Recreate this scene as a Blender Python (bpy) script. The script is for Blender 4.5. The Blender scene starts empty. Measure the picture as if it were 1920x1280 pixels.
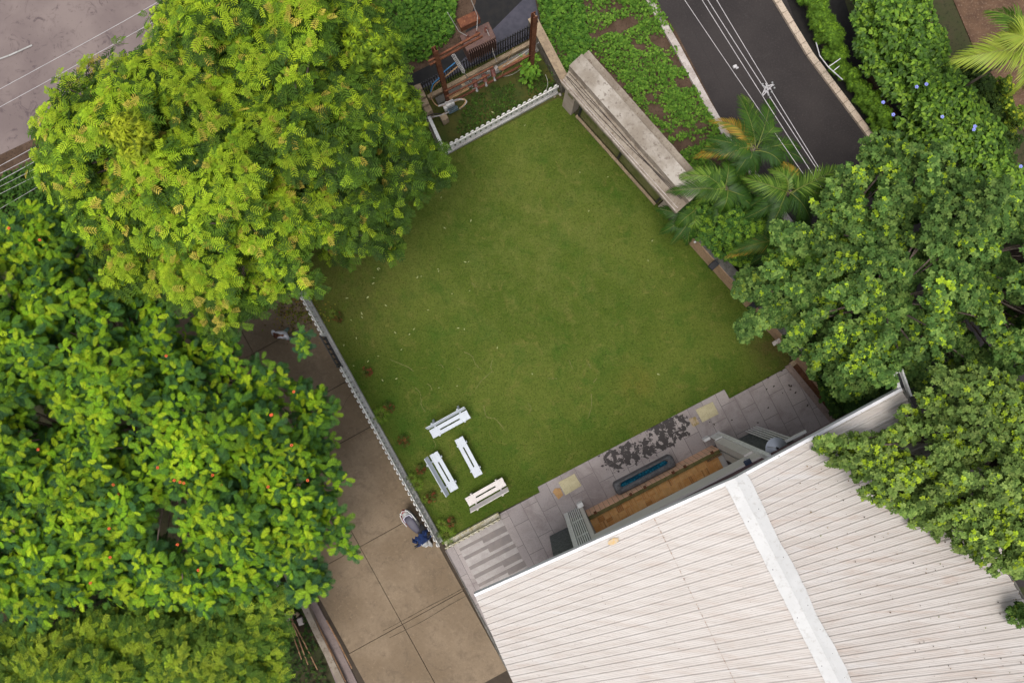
import bpy, math, random
import numpy as np
from mathutils import Vector, Matrix
random.seed(7); RNG = np.random.default_rng(11)
S = bpy.context.scene
COL = S.collection
# ------------------------------------------------------------------ camera
H = 26.67
cam = bpy.data.cameras.new('camera'); cam.lens = 24.0; cam.sensor_width = 36.0
cam.clip_start = 0.5; cam.clip_end = 2000
camo = bpy.data.objects.new('camera', cam); COL.objects.link(camo)
camo.location = (0, 0, H); camo.rotation_euler = (0, 0, 0); S.camera = camo
# ------------------------------------------------------------------ sky, sun, exposure
world = bpy.data.worlds.new('World'); S.world = world; world.use_nodes = True
nt = world.node_tree; bg = nt.nodes['Background']
sky = nt.nodes.new('ShaderNodeTexSky'); sky.sky_type = 'NISHITA'; sky.sun_disc = False
SUN_EL, SUN_AZ = math.radians(76), math.radians(215)
sky.sun_elevation = SUN_EL; sky.sun_rotation = SUN_AZ
sky.air_density = 1.0; sky.dust_density = 6.0; sky.ozone_density = 1.0
hs = nt.nodes.new('ShaderNodeHueSaturation'); hs.inputs['Saturation'].default_value = 0.35
nt.links.new(sky.outputs[0], hs.inputs['Color']); nt.links.new(hs.outputs[0], bg.inputs['Color'])
bg.inputs['Strength'].default_value = 0.15
sun = bpy.data.lights.new('sun', 'SUN'); sun.energy = 0.75; sun.angle = math.radians(30); sun.color = (1.0, 0.95, 0.87)
suno = bpy.data.objects.new('sun', sun); COL.objects.link(suno); suno.location = (0, 0, 60)
suno.rotation_euler = (math.pi/2 - SUN_EL, 0, math.pi - SUN_AZ)
S.view_settings.view_transform = 'Standard'; S.view_settings.look = 'None'
S.view_settings.exposure = 0.36; S.view_settings.gamma = 1.0
# ------------------------------------------------------------------ helpers
PX = 1280.0
def W(px, py, z=0.0):
    k = (H - z) / PX
    return Vector(((px - 960) * k, (640 - py) * k, z))
U = Vector((0.889, 0.457, 0)).normalized(); V = Vector((U.y, -U.x, 0))
O = Vector((2.042, -6.729, 0))
def UV(u, v, z=0.0): return O + U * u + V * v + Vector((0, 0, z))
def tag(o, label=None, cat=None, group=None, kind=None):
    if label: o['label'] = label
    if cat: o['category'] = cat
    if group: o['group'] = group
    if kind: o['kind'] = kind
    return o
def empty(name, loc, rz=0, label=None, cat=None, group=None):
    o = bpy.data.objects.new(name, None); COL.objects.link(o)
    o.empty_display_size = 0.2
    o.location = loc; o.rotation_euler = (0, 0, rz)
    return tag(o, label, cat, group)
class MB:
    def __init__(s): s.v = []; s.f = []; s.m = []; s.mi = 0; s.smooth = False
    def add(s, vs, fs):
        b = len(s.v); s.v += [tuple(p) for p in vs]
        s.f += [tuple(b + i for i in f) for f in fs]; s.m += [s.mi] * len(fs)
    def box(s, c, size, rz=0, rx=0, ry=0, bev=0.0):
        x, y, z = [q / 2 for q in size]
        R = Matrix.Rotation(rz, 3, 'Z') @ Matrix.Rotation(ry, 3, 'Y') @ Matrix.Rotation(rx, 3, 'X')
        c = Vector(c)
        if bev <= 0:
            vs = [c + R @ Vector((a * x, b * y, d * z)) for d in (-1, 1) for a, b in ((-1, -1), (1, -1), (1, 1), (-1, 1))]
            s.add(vs, [(3, 2, 1, 0), (4, 5, 6, 7), (0, 1, 5, 4), (1, 2, 6, 5), (2, 3, 7, 6), (3, 0, 4, 7)])
        else:
            e = bev; rings = []
            for (zz, ins) in ((-z, e), (-z + e, 0), (z - e, 0), (z, e)):
                X, Y = x - ins, y - ins
                rings.append([c + R @ Vector(p) for p in ((-X + e, -Y, zz), (X - e, -Y, zz), (X, -Y + e, zz), (X, Y - e, zz), (X - e, Y, zz), (-X + e, Y, zz), (-X, Y - e, zz), (-X, -Y + e, zz))])
            s.rings(rings)
    def rings(s, rings, cap=True):
        n = len(rings[0]); vs = [p for r in rings for p in r]; fs = []
        for k in range(len(rings) - 1):
            for i in range(n):
                j = (i + 1) % n
                fs.append((k * n + i, k * n + j, (k + 1) * n + j, (k + 1) * n + i))
        if cap:
            fs.append(tuple(range(n))[::-1]); fs.append(tuple((len(rings) - 1) * n + i for i in range(n)))
        s.add(vs, fs)
    def prism(s, poly, z0, z1):
        n = len(poly); vs = [(p[0], p[1], z0) for p in poly] + [(p[0], p[1], z1) for p in poly]
        a = sum(poly[i][0] * poly[(i + 1) % n][1] - poly[(i + 1) % n][0] * poly[i][1] for i in range(n))
        fs = [tuple(range(n))[::-1], tuple(range(n, 2 * n))] + [(i, (i + 1) % n, n + (i + 1) % n, n + i) for i in range(n)]
        if a < 0: fs = [f[::-1] for f in fs]
        s.add(vs, fs)
    def tube(s, pts, r, n=8, r1=None, cap=True):
        pts = [Vector(p) for p in pts]; m = len(pts)
        if m < 2: return
        rs = r if isinstance(r, (list, tuple)) else [r + ((r1 if r1 is not None else r) - r) * i / (m - 1) for i in range(m)]
        rings = []; prev = None
        for i, p in enumerate(pts):
            d = (pts[min(i + 1, m - 1)] - pts[max(i - 1, 0)]).normalized()
            if prev is None:
                a = Vector((0, 0, 1)) if abs(d.z) < 0.9 else Vector((1, 0, 0)); x = d.cross(a).normalized()
            else:
                x = (prev - d * prev.dot(d)).normalized()
            prev = x; y = d.cross(x)
            rings.append([p + (x * math.cos(t) + y * math.sin(t)) * rs[i] for t in [2 * math.pi * k / n for k in range(n)]])
        s.rings(rings, cap)
    def lathe(s, c, prof, n=16, R=None):
        R = R or Matrix.Identity(3); c = Vector(c)
        s.rings([[c + R @ Vector((r * math.cos(t), r * math.sin(t), z)) for t in [2 * math.pi * k / n for k in range(n)]] for r, z in prof])
    def ellipsoid(s, c, rad, n=12, R=None):
        prof = [(math.sin(math.pi * k / 8), -math.cos(math.pi * k / 8)) for k in range(9)]
        prof[0] = (0.02, -1); prof[-1] = (0.02, 1)
        R = R or Matrix.Identity(3); c = Vector(c)
        s.rings([[c + R @ Vector((r * math.cos(t) * rad[0], r * math.sin(t) * rad[1], z * rad[2])) for t in [2 * math.pi * k / n for k in range(n)]] for r, z in prof])
    def build(s, name, mat, parent=None, origin=None, smooth=False, mats=None):
        me = bpy.data.meshes.new(name)
        vs = s.v
        if origin is not None:
            o_ = Vector(origin); vs = [(p[0] - o_.x, p[1] - o_.y, p[2] - o_.z) for p in s.v]
        me.from_pydata(vs, [], s.f)
        for mm in (mats or [mat]): me.materials.append(mm)
        if mats: me.polygons.foreach_set('material_index', s.m)
        if smooth: me.polygons.foreach_set('use_smooth', [True] * len(s.f))
        me.update()
        o = bpy.data.objects.new(name, me); COL.objects.link(o)
        if parent is not None: o.parent = parent
        return o
def jig(p, a): return Vector((p[0] + random.uniform(-a, a), p[1] + random.uniform(-a, a), p[2]))
def bez(a, b, c, n=8):
    a, b, c = Vector(a), Vector(b), Vector(c)
    return [a * (1 - t) ** 2 + b * 2 * t * (1 - t) + c * t * t for t in [i / (n - 1) for i in range(n)]]
def spline(pts, n=6):
    pts = [Vector(p) for p in pts]; out = []
    P = [pts[0] * 2 - pts[1]] + pts + [pts[-1] * 2 - pts[-2]]
    for i in range(1, len(P) - 2):
        for k in range(n):
            t = k / n
            out.append(0.5 * ((2 * P[i]) + (P[i + 1] - P[i - 1]) * t + (2 * P[i - 1] - 5 * P[i] + 4 * P[i + 1] - P[i + 2]) * t * t + (3 * P[i] - P[i - 1] - 3 * P[i + 1] + P[i + 2]) * t ** 3))
    out.append(pts[-1]); return out
def copy_tree(o, parent=None, loc=None, rz=None, label=None):
    c = o.copy(); COL.objects.link(c)
    if parent is not None: c.parent = parent
    if loc is not None: c.location = loc
    if rz is not None: c.rotation_euler = (0, 0, rz)
    if label: c['label'] = label
    for ch in list(o.children): copy_tree(ch, c)
    return c
# ------------------------------------------------------------------ materials
class NT:
    def __init__(s, name, rough=0.7, spec=0.3, metal=0.0):
        s.m = bpy.data.materials.new(name); s.m.use_nodes = True; s.t = s.m.node_tree; s.n = s.t.nodes; s.l = s.t.links
        s.b = s.n['Principled BSDF']; s.b.inputs['Roughness'].default_value = rough
        s.b.inputs['Specular IOR Level'].default_value = spec; s.b.inputs['Metallic'].default_value = metal
        s.co = s.n.new('ShaderNodeTexCoord').outputs['Object']
    def map(s, rz=0.0, scale=(1, 1, 1), loc=(0, 0, 0)):
        a = s.n.new('ShaderNodeMapping'); a.inputs['Rotation'].default_value = (0, 0, rz); a.inputs['Scale'].default_value = scale; a.inputs['Location'].default_value = loc
        s.l.new(s.co, a.inputs['Vector']); return a.outputs[0]
    def noise(s, scale, detail=4, rough=0.55, vec=None, dist=0.0):
        a = s.n.new('ShaderNodeTexNoise'); a.inputs['Scale'].default_value = scale; a.inputs['Detail'].default_value = detail
        a.inputs['Roughness'].default_value = rough; a.inputs['Distortion'].default_value = dist
        s.l.new(vec or s.co, a.inputs['Vector']); return a.outputs['Fac']
    def ramp(s, fac, lo, hi):
        a = s.n.new('ShaderNodeMapRange'); a.inputs['From Min'].default_value = lo; a.inputs['From Max'].default_value = hi
        a.interpolation_type = 'SMOOTHSTEP'; s.l.new(fac, a.inputs['Value']); return a.outputs[0]
    def mix(s, fac, a, b, mode='MIX'):
        m = s.n.new('ShaderNodeMix'); m.data_type = 'RGBA'; m.blend_type = mode
        if isinstance(fac, (int, float)): m.inputs[0].default_value = fac
        else: s.l.new(fac, m.inputs[0])
        for i, c in ((6, a), (7, b)):
            if isinstance(c, tuple): m.inputs[i].default_value = (*c, 1)
            else: s.l.new(c, m.inputs[i])
        return m.outputs[2]
    def math(s, op, a, b=0.0):
        m = s.n.new('ShaderNodeMath'); m.operation = op
        for i, c in ((0, a), (1, b)):
            if isinstance(c, (int, float)): m.inputs[i].default_value = c
            else: s.l.new(c, m.inputs[i])
        return m.outputs[0]
    def color(s, c):
        if isinstance(c, tuple): s.b.inputs['Base Color'].default_value = (*c, 1)
        else: s.l.new(c, s.b.inputs['Base Color'])
    def bump(s, h, strength=0.3, dist=0.02):
        a = s.n.new('ShaderNodeBump'); a.inputs['Strength'].default_value = strength; a.inputs['Distance'].default_value = dist
        s.l.new(h, a.inputs['Height']); s.l.new(a.outputs[0], s.b.inputs['Normal'])
def pm(name, c1, c2=None, scale=3.0, c3=None, scale3=25.0, rough=0.75, bump=0.2, spec=0.3, metal=0.0, lo=0.35, hi=0.65, bscale=40):
    t = NT(name, rough, spec, metal)
    if c2 is None: c2 = tuple(q * 0.8 for q in c1)
    c = t.mix(t.ramp(t.noise(scale, 6, 0.6), lo, hi), c1, c2)
    if c3: c = t.mix(t.ramp(t.noise(scale3, 5, 0.7), 0.52, 0.68), c, c3)
    t.color(c)
    if bump: t.bump(t.noise(bscale, 5, 0.6), bump, 0.01)
    return t.m
def leafmat(name, trans=0.25, rough=0.45, hue=1.0):
    t = NT(name, rough, 0.16)
    a = t.n.new('ShaderNodeAttribute'); a.attribute_name = 'tint'
    t.l.new(a.outputs['Color'], t.b.inputs['Base Color'])
    tr = t.n.new('ShaderNodeBsdfTranslucent'); g = t.mix(1.0, a.outputs['Color'], (1.0, 1.15, 0.5), 'MULTIPLY'); t.l.new(g, tr.inputs['Color'])
    mx = t.n.new('ShaderNodeMixShader'); mx.inputs[0].default_value = trans
    t.l.new(t.b.outputs[0], mx.inputs[1]); t.l.new(tr.outputs[0], mx.inputs[2])
    t.l.new(mx.outputs[0], t.n['Material Output'].inputs['Surface'])
    return t.m
M = {}
# lawn
t = NT('lawn_grass', 0.9, 0.15)
c = t.mix(t.ramp(t.noise(0.22, 4, 0.55), 0.35, 0.68), (0.062, 0.098, 0.010), (0.105, 0.134, 0.021))
c = t.mix(t.math('MULTIPLY', t.ramp(t.noise(0.8, 6, 0.68, dist=0.3), 0.47, 0.68), 0.7), c, (0.038, 0.092, 0.008))
c = t.mix(t.math('MULTIPLY', t.ramp(t.noise(5.0, 6, 0.75), 0.5, 0.72), 0.35), c, (0.05, 0.085, 0.01))
c = t.mix(t.math('MULTIPLY', t.ramp(t.noise(1.6, 6, 0.65, t.map(loc=(5, 2, 0)), dist=1.2), 0.52, 0.75), 0.6), c, (0.17, 0.155, 0.04))
def lsp(px, py, r0, r1):
    sp = t.n.new('ShaderNodeVectorMath'); sp.operation = 'DISTANCE'; t.l.new(t.co, sp.inputs[0]); q_ = W(px, py); sp.inputs[1].default_value = (q_.x, q_.y, 0)
    return t.ramp(sp.outputs['Value'], r1, r0)
for (px_, py_, r0_, r1_, cc, kk) in ((1462, 640, .3, 1.9, (.085, .055, .022), .75), (640, 540, .4, 4.2, (.10, .085, .025), .5), (1195, 720, .1, 1.0, (.15, .12, .02), .45), (1070, 382, .02, .3, (.02, .06, .005), .8), (757, 826, .1, .85, (.03, .09, .006), .7), (730, 760, .1, .8, (.03, .085, .006), .5)):
    c = t.mix(t.math('MULTIPLY', t.math('MULTIPLY', lsp(px_, py_, r0_, r1_), t.ramp(t.noise(2.2, 5, .65), .25, .6)), kk), c, cc)
c = t.mix(t.math('MULTIPLY', lsp(1010, 450, 1.0, 7.5), t.math('MULTIPLY', t.ramp(t.noise(1.1, 7, .75), .38, .68), .5)), c, (.150, .160, .040))
c = t.mix(t.math('MULTIPLY', t.ramp(t.noise(16, 6, 0.85), 0.47, 0.62), 0.62), c, (0.028, 0.050, 0.006))
c = t.mix(t.math('MULTIPLY', t.ramp(t.noise(13, 6, 0.85, t.map(loc=(3, 9, 0))), 0.53, 0.68), 0.55), c, (0.16, 0.170, 0.045))
t.color(c); t.bump(t.noise(55, 4, 0.7), 0.5, 0.03); M['lawn'] = t.m
# driveway
t = NT('driveway_concrete', 0.85, 0.25)
c = t.mix(t.ramp(t.noise(0.45, 5, 0.6), 0.35, 0.7), (0.165, 0.120, 0.076), (0.245, 0.185, 0.125))
c = t.mix(t.math('MULTIPLY', t.ramp(t.noise(1.8, 9, 0.8, dist=0.4), 0.46, 0.66), 0.62), c, (0.115, 0.085, 0.056))
c = t.mix(t.math('MULTIPLY', t.ramp(t.noise(9, 6, 0.7), 0.55, 0.75), 0.5), c, (0.36, 0.27, 0.18))
c = t.mix(t.math('MULTIPLY', t.ramp(t.noise(15, 6, 0.85), 0.5, 0.66), 0.45), c, (0.10, 0.078, 0.052))
t.color(c); t.bump(t.noise(60, 5, 0.6), 0.25, 0.01); M['drive'] = t.m
M['soil'] = pm('soil', (0.06, 0.036, 0.022), (0.095, 0.06, 0.04), 2.5, (0.025, 0.016, 0.01), 14, 0.95, 0.6, bscale=25)
M['redsoil'] = pm('red_soil', (0.075, 0.03, 0.014), (0.11, 0.05, 0.024), 4, (0.03, 0.016, 0.01), 20, 0.95, 0.6, bscale=30)
M['groundm'] = pm('ground_earth', (0.035, 0.045, 0.014), (0.06, 0.045, 0.026), 0.6, (0.02, 0.025, 0.01), 8, 0.95, 0.6, bscale=18)
t = NT('asphalt_dark', 0.85, 0.3)
c = t.mix(t.ramp(t.noise(0.4, 5, .6), 0.35, 0.65), (0.024, 0.020, 0.020), (0.036, 0.030, 0.029))
c = t.mix(t.math('MULTIPLY', t.ramp(t.noise(0.9, 7, .7, t.map(loc=(2, 7, 0)), dist=1.0), 0.60, 0.74), 0.55), c, (0.085, 0.078, 0.074))
c = t.mix(t.math('MULTIPLY', t.ramp(t.noise(15, 6, .9), 0.5, 0.64), 0.5), c, (0.07, 0.062, 0.058))
c = t.mix(t.math('MULTIPLY', t.ramp(t.noise(16, 2, .8), 0.70, 0.74), 0.8), c, (0.16, 0.13, 0.10)); t.color(c); t.bump(t.noise(90, 4), .4, .01); M['asphalt'] = t.m
t = NT('asphalt_dusty', 0.85, 0.25)
c = t.mix(t.ramp(t.noise(0.5, 4), 0.35, 0.7), (0.16, 0.125, 0.12), (0.215, 0.172, 0.16))
c = t.mix(t.math('MULTIPLY', t.ramp(t.noise(1.3, 8, 0.75, dist=1.5), 0.53, 0.66), 0.7), c, (0.07, 0.05, 0.055))
c = t.mix(t.math('MULTIPLY', t.ramp(t.noise(9, 4, 0.8), 0.62, 0.7), 0.8), c, (0.05, 0.04, 0.04))
t.color(c); t.bump(t.noise(80, 4), 0.3, 0.01); M['dusty'] = t.m
M['concrete'] = pm('weathered_concrete', (0.29, 0.25, 0.20), (0.19, 0.155, 0.12), 1.6, (0.14, 0.105, 0.075), 9, 0.9, 0.35)
M['concrete_top'] = pm('pale_weathered_concrete', (0.38, 0.345, 0.30), (0.235, 0.20, 0.16), 1.1, (0.16, 0.13, 0.105), 8, 0.9, 0.35, lo=0.36, hi=0.66)
M['greyconc'] = pm('grey_concrete', (0.16, 0.15, 0.135), (0.10, 0.095, 0.085), 3, (0.05, 0.055, 0.035), 12, 0.9, 0.3)
M['kerb'] = pm('pale_kerb', (0.50, 0.45, 0.42), (0.36, 0.31, 0.28), 3, (0.22, 0.18, 0.15), 20, 0.85, 0.2)
M['mossy'] = pm('mossy_wall', (0.11, 0.125, 0.03), (0.18, 0.17, 0.07), 2.2, (0.06, 0.08, 0.015), 7, 0.8, 0.2)
M['beige'] = pm('beige_paint', (0.42, 0.35, 0.30), (0.36, 0.29, 0.24), 2, None, 10, 0.7, 0.08)
M['olive'] = pm('olive_panel', (0.20, 0.18, 0.09), (0.15, 0.14, 0.06), 6, None, 10, 0.5, 0.05)
t = NT('patio_flagstone', 0.7, 0.35)
ang = math.atan2(U.y, U.x)
vec = t.map(rz=-ang, loc=(0.1, 0.2, 0))
vr = t.n.new('ShaderNodeMapping'); vr.inputs['Rotation'].default_value = (0, 0, math.pi / 2); t.l.new(vec, vr.inputs['Vector'])
br = t.n.new('ShaderNodeTexBrick'); br.offset = 0.37; br.inputs['Scale'].default_value = 1.0; br.inputs['Brick Width'].default_value = 1.25; br.inputs['Row Height'].default_value = 0.62
br.inputs['Mortar Size'].default_value = 0.007; br.inputs['Mortar Smooth'].default_value = 0.0; br.inputs['Bias'].default_value = 0.0
br.inputs['Color1'].default_value = (0.28, 0.247, 0.24, 1); br.inputs['Color2'].default_value = (0.345, 0.305, 0.288, 1); br.inputs['Mortar'].default_value = (0.06, 0.05, 0.048, 1)
t.l.new(vr.outputs[0], br.inputs['Vector'])
c = t.mix(t.math('MULTIPLY', t.ramp(t.noise(1.1, 7, 0.65, dist=1.0), 0.42, 0.68), 0.7), br.outputs['Color'], (0.20, 0.165, 0.16))
c = t.mix(t.math('MULTIPLY', t.ramp(t.noise(5, 6, 0.7, t.map(loc=(4, 1, 0)), dist=2), 0.55, 0.75), 0.5), c, (0.38, 0.34, 0.31))
c = t.mix(t.math('MULTIPLY', t.ramp(t.noise(17, 6, 0.85), 0.48, 0.66), 0.45), c, (0.14, 0.12, 0.12))
# spilled water marks on the flags in front of the trough
def spot(cx, cy, r0, r1):
    sp = t.n.new('ShaderNodeVectorMath'); sp.operation = 'DISTANCE'; t.l.new(t.co, sp.inputs[0]); sp.inputs[1].default_value = (cx, cy, 0.06)
    return t.ramp(sp.outputs['Value'], r1, r0)
s1 = None
for (px, py, r0, r1) in ((1150, 862, .2, .75), (1180, 850, .2, .8), (1212, 835, .3, .8), (1240, 815, .45, .9), (1268, 800, .4, .8)):
    w = W(px, py, 0); q = spot(w.x, w.y, r0, r1); s1 = q if s1 is None else t.math('MAXIMUM', s1, q)
blob = t.noise(5.0, 4, 0.6, dist=0.3)
wet = t.ramp(t.math('ADD', t.math('MULTIPLY', s1, 0.30), blob), 0.735, 0.76)
wet = t.math('MULTIPLY', wet, t.math('SUBTRACT', 1.0, br.outputs['Fac']))
c = t.mix(t.math('MULTIPLY', wet, 0.92), c, (0.018, 0.014, 0.014)); t.color(c)
rg = t.n.new('ShaderNodeMapRange'); rg.inputs['To Min'].default_value = 0.72; rg.inputs['To Max'].default_value = 0.6; t.l.new(wet, rg.inputs['Value']); t.l.new(rg.outputs[0], t.b.inputs['Roughness'])
t.bump(t.noise(45, 4), 0.2, 0.008); M['patio'] = t.m
M['granite_light'] = pm('speckled_granite', (0.40, 0.37, 0.35), (0.33, 0.30, 0.285), 3, (0.17, 0.15, 0.145), 55, 0.7, 0.15)
M['granite_dark'] = pm('smooth_grey_stone', (0.175, 0.152, 0.145), (0.215, 0.185, 0.17), 2.5, (0.17, 0.155, 0.155), 12, 0.6, 0.1)
M['white'] = pm('white_paint', (0.72, 0.72, 0.70), (0.64, 0.64, 0.63), 3, (0.45, 0.43, 0.38), 16, 0.6, 0.08)
M['benchw'] = pm('bench_white_paint', (0.50, 0.54, 0.59), (0.46, 0.50, 0.55), 3, None, 20, 0.5, 0.05)
M['benchc'] = pm('bench_cream_paint', (0.62, 0.58, 0.56), (0.57, 0.53, 0.51), 3, (0.5, 0.44, 0.4), 18, 0.55, 0.05)
M['picket'] = pm('picket_white_concrete', (0.74, 0.73, 0.71), (0.66, 0.64, 0.61), 3, (0.42, 0.40, 0.34), 11, 0.8, 0.15)
M['picket_mossy'] = pm('picket_flaking_moss', (0.55, 0.52, 0.44), (0.36, 0.32, 0.18), 7, (0.20, 0.17, 0.05), 16, 0.85, 0.2)
M['plinth'] = pm('grey_plinth', (0.40, 0.395, 0.385), (0.32, 0.31, 0.295), 2.5, (0.22, 0.21, 0.18), 12, 0.85, 0.2)
M['black'] = pm('black_paint', (0.022, 0.022, 0.026), (0.03, 0.03, 0.035), 6, None, 10, 0.5, 0.05)
M['dark_plastic'] = pm('dark_plastic', (0.02, 0.02, 0.024), (0.03, 0.03, 0.035), 6, None, 10, 0.45, 0.02)
M['cladding'] = pm('slate_cladding', (0.075, 0.085, 0.085), (0.13, 0.14, 0.138), 9, (0.03, 0.035, 0.036), 22, 0.8, 0.7, bscale=28)
M['greyfac'] = pm('grey_render_wall', (0.60, 0.565, 0.53), (0.55, 0.515, 0.48), 1, None, 10, 0.75, 0.05)
M['plum'] = pm('plum_wall', (0.11, 0.062, 0.072), (0.09, 0.052, 0.066), 2, None, 10, 0.7, 0.05)
t = NT('peach_stone_tiles', 0.6, 0.3)
vec = t.map(rz=-ang); wv = t.n.new('ShaderNodeTexWave'); wv.wave_type = 'BANDS'; wv.bands_direction = 'X'; wv.inputs['Scale'].default_value = 1.6; wv.inputs['Distortion'].default_value = 0.0
t.l.new(vec, wv.inputs['Vector'])
c = t.mix(t.ramp(t.noise(2.2, 6, 0.6), 0.4, 0.65), (0.72, 0.42, 0.27), (0.60, 0.38, 0.25))
c = t.mix(t.math('MULTIPLY', t.ramp(t.noise(7, 5, 0.7), 0.52, 0.7), 0.6), c, (0.42, 0.31, 0.21))
c = t.mix(t.ramp(wv.outputs['Fac'], 0.03, 0.0), c, (0.2, 0.12, 0.08)); t.color(c); M['peach'] = t.m
M['mosscap'] = pm('mossy_ledge', (0.13, 0.12, 0.04), (0.19, 0.15, 0.06), 5, (0.07, 0.07, 0.02), 14, 0.9, 0.3)
M['pearl'] = pm('roof_gutter_white', (0.66, 0.66, 0.68), (0.60, 0.60, 0.62), 3, None, 10, 0.5, 0.03)
M['rust'] = pm('rusty_steel', (0.155, 0.055, 0.026), (0.10, 0.034, 0.018), 3, (0.26, 0.115, 0.055), 14, 0.85, 0.2)
M['oldwood'] = pm('old_timber', (0.30, 0.18, 0.085), (0.20, 0.12, 0.06), 5, (0.12, 0.07, 0.035), 20, 0.85, 0.2)
M['brownmetal'] = pm('transformer_brown', (0.115, 0.065, 0.055), (0.09, 0.05, 0.043), 4, (0.15, 0.08, 0.05), 12, 0.6, 0.1)
M['ceramic'] = pm('insulator_ceramic', (0.20, 0.085, 0.065), (0.15, 0.06, 0.05), 5, None, 10, 0.35, 0.0)
M['steel'] = pm('galvanised_steel', (0.45, 0.45, 0.45), (0.35, 0.35, 0.35), 8, None, 10, 0.4, 0.02, metal=0.6)
M['cable_grey'] = pm('grey_cable', (0.42, 0.40, 0.38), (0.34, 0.32, 0.31), 8, None, 10, 0.5, 0.0)
M['wire'] = pm('overhead_wire', (0.50, 0.48, 0.48), (0.42, 0.40, 0.41), 3, None, 10, 0.35, 0.0)
M['cable_blue'] = pm('blue_cable', (0.06, 0.22, 0.45), None, 8, None, 10, 0.5, 0.0)
M['cable_tan'] = pm('tan_cable', (0.45, 0.28, 0.15), None, 8, None, 10, 0.5, 0.0)
M['cable_black'] = pm('black_cable', (0.03, 0.025, 0.025), None, 8, None, 10, 0.5, 0.0)
M['block'] = pm('weathered_block', (0.34, 0.26, 0.17), (0.24, 0.18, 0.12), 4, (0.14, 0.10, 0.07), 14, 0.9, 0.3)
M['stonewall'] = pm('stained_stone', (0.16, 0.14, 0.11), (0.09, 0.08, 0.055), 3, (0.30, 0.28, 0.25), 9, 0.9, 0.5, bscale=15)
M['tarp'] = pm('dark_tarpaulin', (0.035, 0.035, 0.05), (0.055, 0.052, 0.07), 3, None, 10, 0.5, 0.5, bscale=5)
M['trough'] = pm('dark_stone_trough', (0.075, 0.075, 0.08), (0.12, 0.12, 0.125), 6, (0.04, 0.04, 0.045), 22, 0.6, 0.4, bscale=30)
t = NT('blue_pool_water', 0.12, 0.5)
vo = t.n.new('ShaderNodeTexVoronoi'); vo.inputs['Scale'].default_value = 9; t.l.new(t.co, vo.inputs['Vector'])
t.color(t.mix(t.ramp(vo.outputs['Distance'], 0.1, 0.6), (0.012, 0.13, 0.20), (0.005, 0.05, 0.09))); t.bump(t.noise(14, 2), 0.15, 0.02); M['water'] = t.m
M['cream_slab'] = pm('cream_stone_slab', (0.48, 0.43, 0.27), (0.42, 0.37, 0.23), 4, (0.28, 0.24, 0.14), 22, 0.8, 0.15)
M['tan_slab'] = pm('tan_stone_slab', (0.42, 0.25, 0.11), (0.36, 0.21, 0.09), 4, (0.24, 0.15, 0.07), 20, 0.8, 0.15)
# wood faced wall
t = NT('timber_boards', 0.7, 0.25)
vec = t.map(rz=0.83, scale=(0.6, 14, 14)); c = t.mix(t.ramp(t.noise(1.5, 5, 0.6, vec), 0.35, 0.65), (0.44, 0.29, 0.185), (0.34, 0.215, 0.135))
c = t.mix(t.math('MULTIPLY', t.ramp(t.noise(3, 5), 0.5, 0.7), 0.5), c, (0.17, 0.12, 0.09)); t.color(c); M['boards'] = t.m
# parquet: basket of small wooden blocks, laid as real pieces
M['parquet_a'] = pm('parquet_honey', (0.72, 0.36, 0.12), (0.62, 0.29, 0.09), 6, None, 10, 0.55, 0.05)
M['parquet_b'] = pm('parquet_amber', (0.80, 0.45, 0.17), (0.68, 0.35, 0.12), 6, None, 10, 0.55, 0.05)
M['parquet_c'] = pm('parquet_brown', (0.54, 0.25, 0.08), (0.45, 0.20, 0.06), 6, None, 10, 0.55, 0.05)
# roof sheet
def roofmat(name, k):
    t = NT(name, 0.45, 0.4)
    vec = t.map(rz=-ang, scale=(0.18, 2.2, 1), loc=(k, 0, 0)); vec2 = t.map(rz=-ang, scale=(0.5, 3.5, 1), loc=(k, 3, 0))
    c = t.mix(t.ramp(t.noise(2.2, 6, 0.65, vec), 0.35, 0.7), (0.50, 0.468, 0.44), (0.43, 0.392, 0.36))
    c = t.mix(t.math('MULTIPLY', t.ramp(t.noise(1.1, 8, 0.75, vec2, dist=0.6), 0.48, 0.70), 0.5 + k * 0.25), c, (0.40, 0.32, 0.27))
    c = t.mix(t.math('MULTIPLY', t.ramp(t.noise(0.9, 4, 0.6, vec2), 0.6, 0.75), 0.45), c, (0.57, 0.57, 0.57))
    c = t.mix(t.math('MULTIPLY', t.ramp(t.noise(2.6, 8, 0.8, vec2), 0.60, 0.70), 0.6), c, (0.20, 0.145, 0.125))
    c = t.mix(t.math('MULTIPLY', t.ramp(t.noise(26, 5, 0.8), 0.5, 0.75), 0.25), c, (0.42, 0.36, 0.33))
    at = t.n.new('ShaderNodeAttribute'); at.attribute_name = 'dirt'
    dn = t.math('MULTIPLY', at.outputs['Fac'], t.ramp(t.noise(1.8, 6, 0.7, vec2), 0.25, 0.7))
    c = t.mix(t.math('MULTIPLY', dn, 0.30), c, (0.23, 0.195, 0.175))  # darker tone along the rib feet, broken up by noise
    t.color(c); return t.m
M['roof_a'] = roofmat('white_roof_sheet', 0.0); M['roof_b'] = roofmat('white_roof_sheet_stained', 1.0)
M['ridge'] = pm('white_ridge_metal', (0.53, 0.53, 0.525), (0.49, 0.49, 0.485), 1.5, (0.42, 0.41, 0.395), 7, 0.5, 0.0)
M['bark'] = pm('bark', (0.17, 0.13, 0.105), (0.10, 0.075, 0.06), 6, (0.24, 0.20, 0.17), 16, 0.9, 0.5, bscale=20)
M['twig'] = pm('pale_twig', (0.26, 0.20, 0.165), (0.18, 0.13, 0.10), 6, None, 16, 0.9, 0.3)
M['rachis'] = pm('palm_rachis', (0.17, 0.20, 0.04), None, 6, None, 16, 0.6, 0.0)
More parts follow.
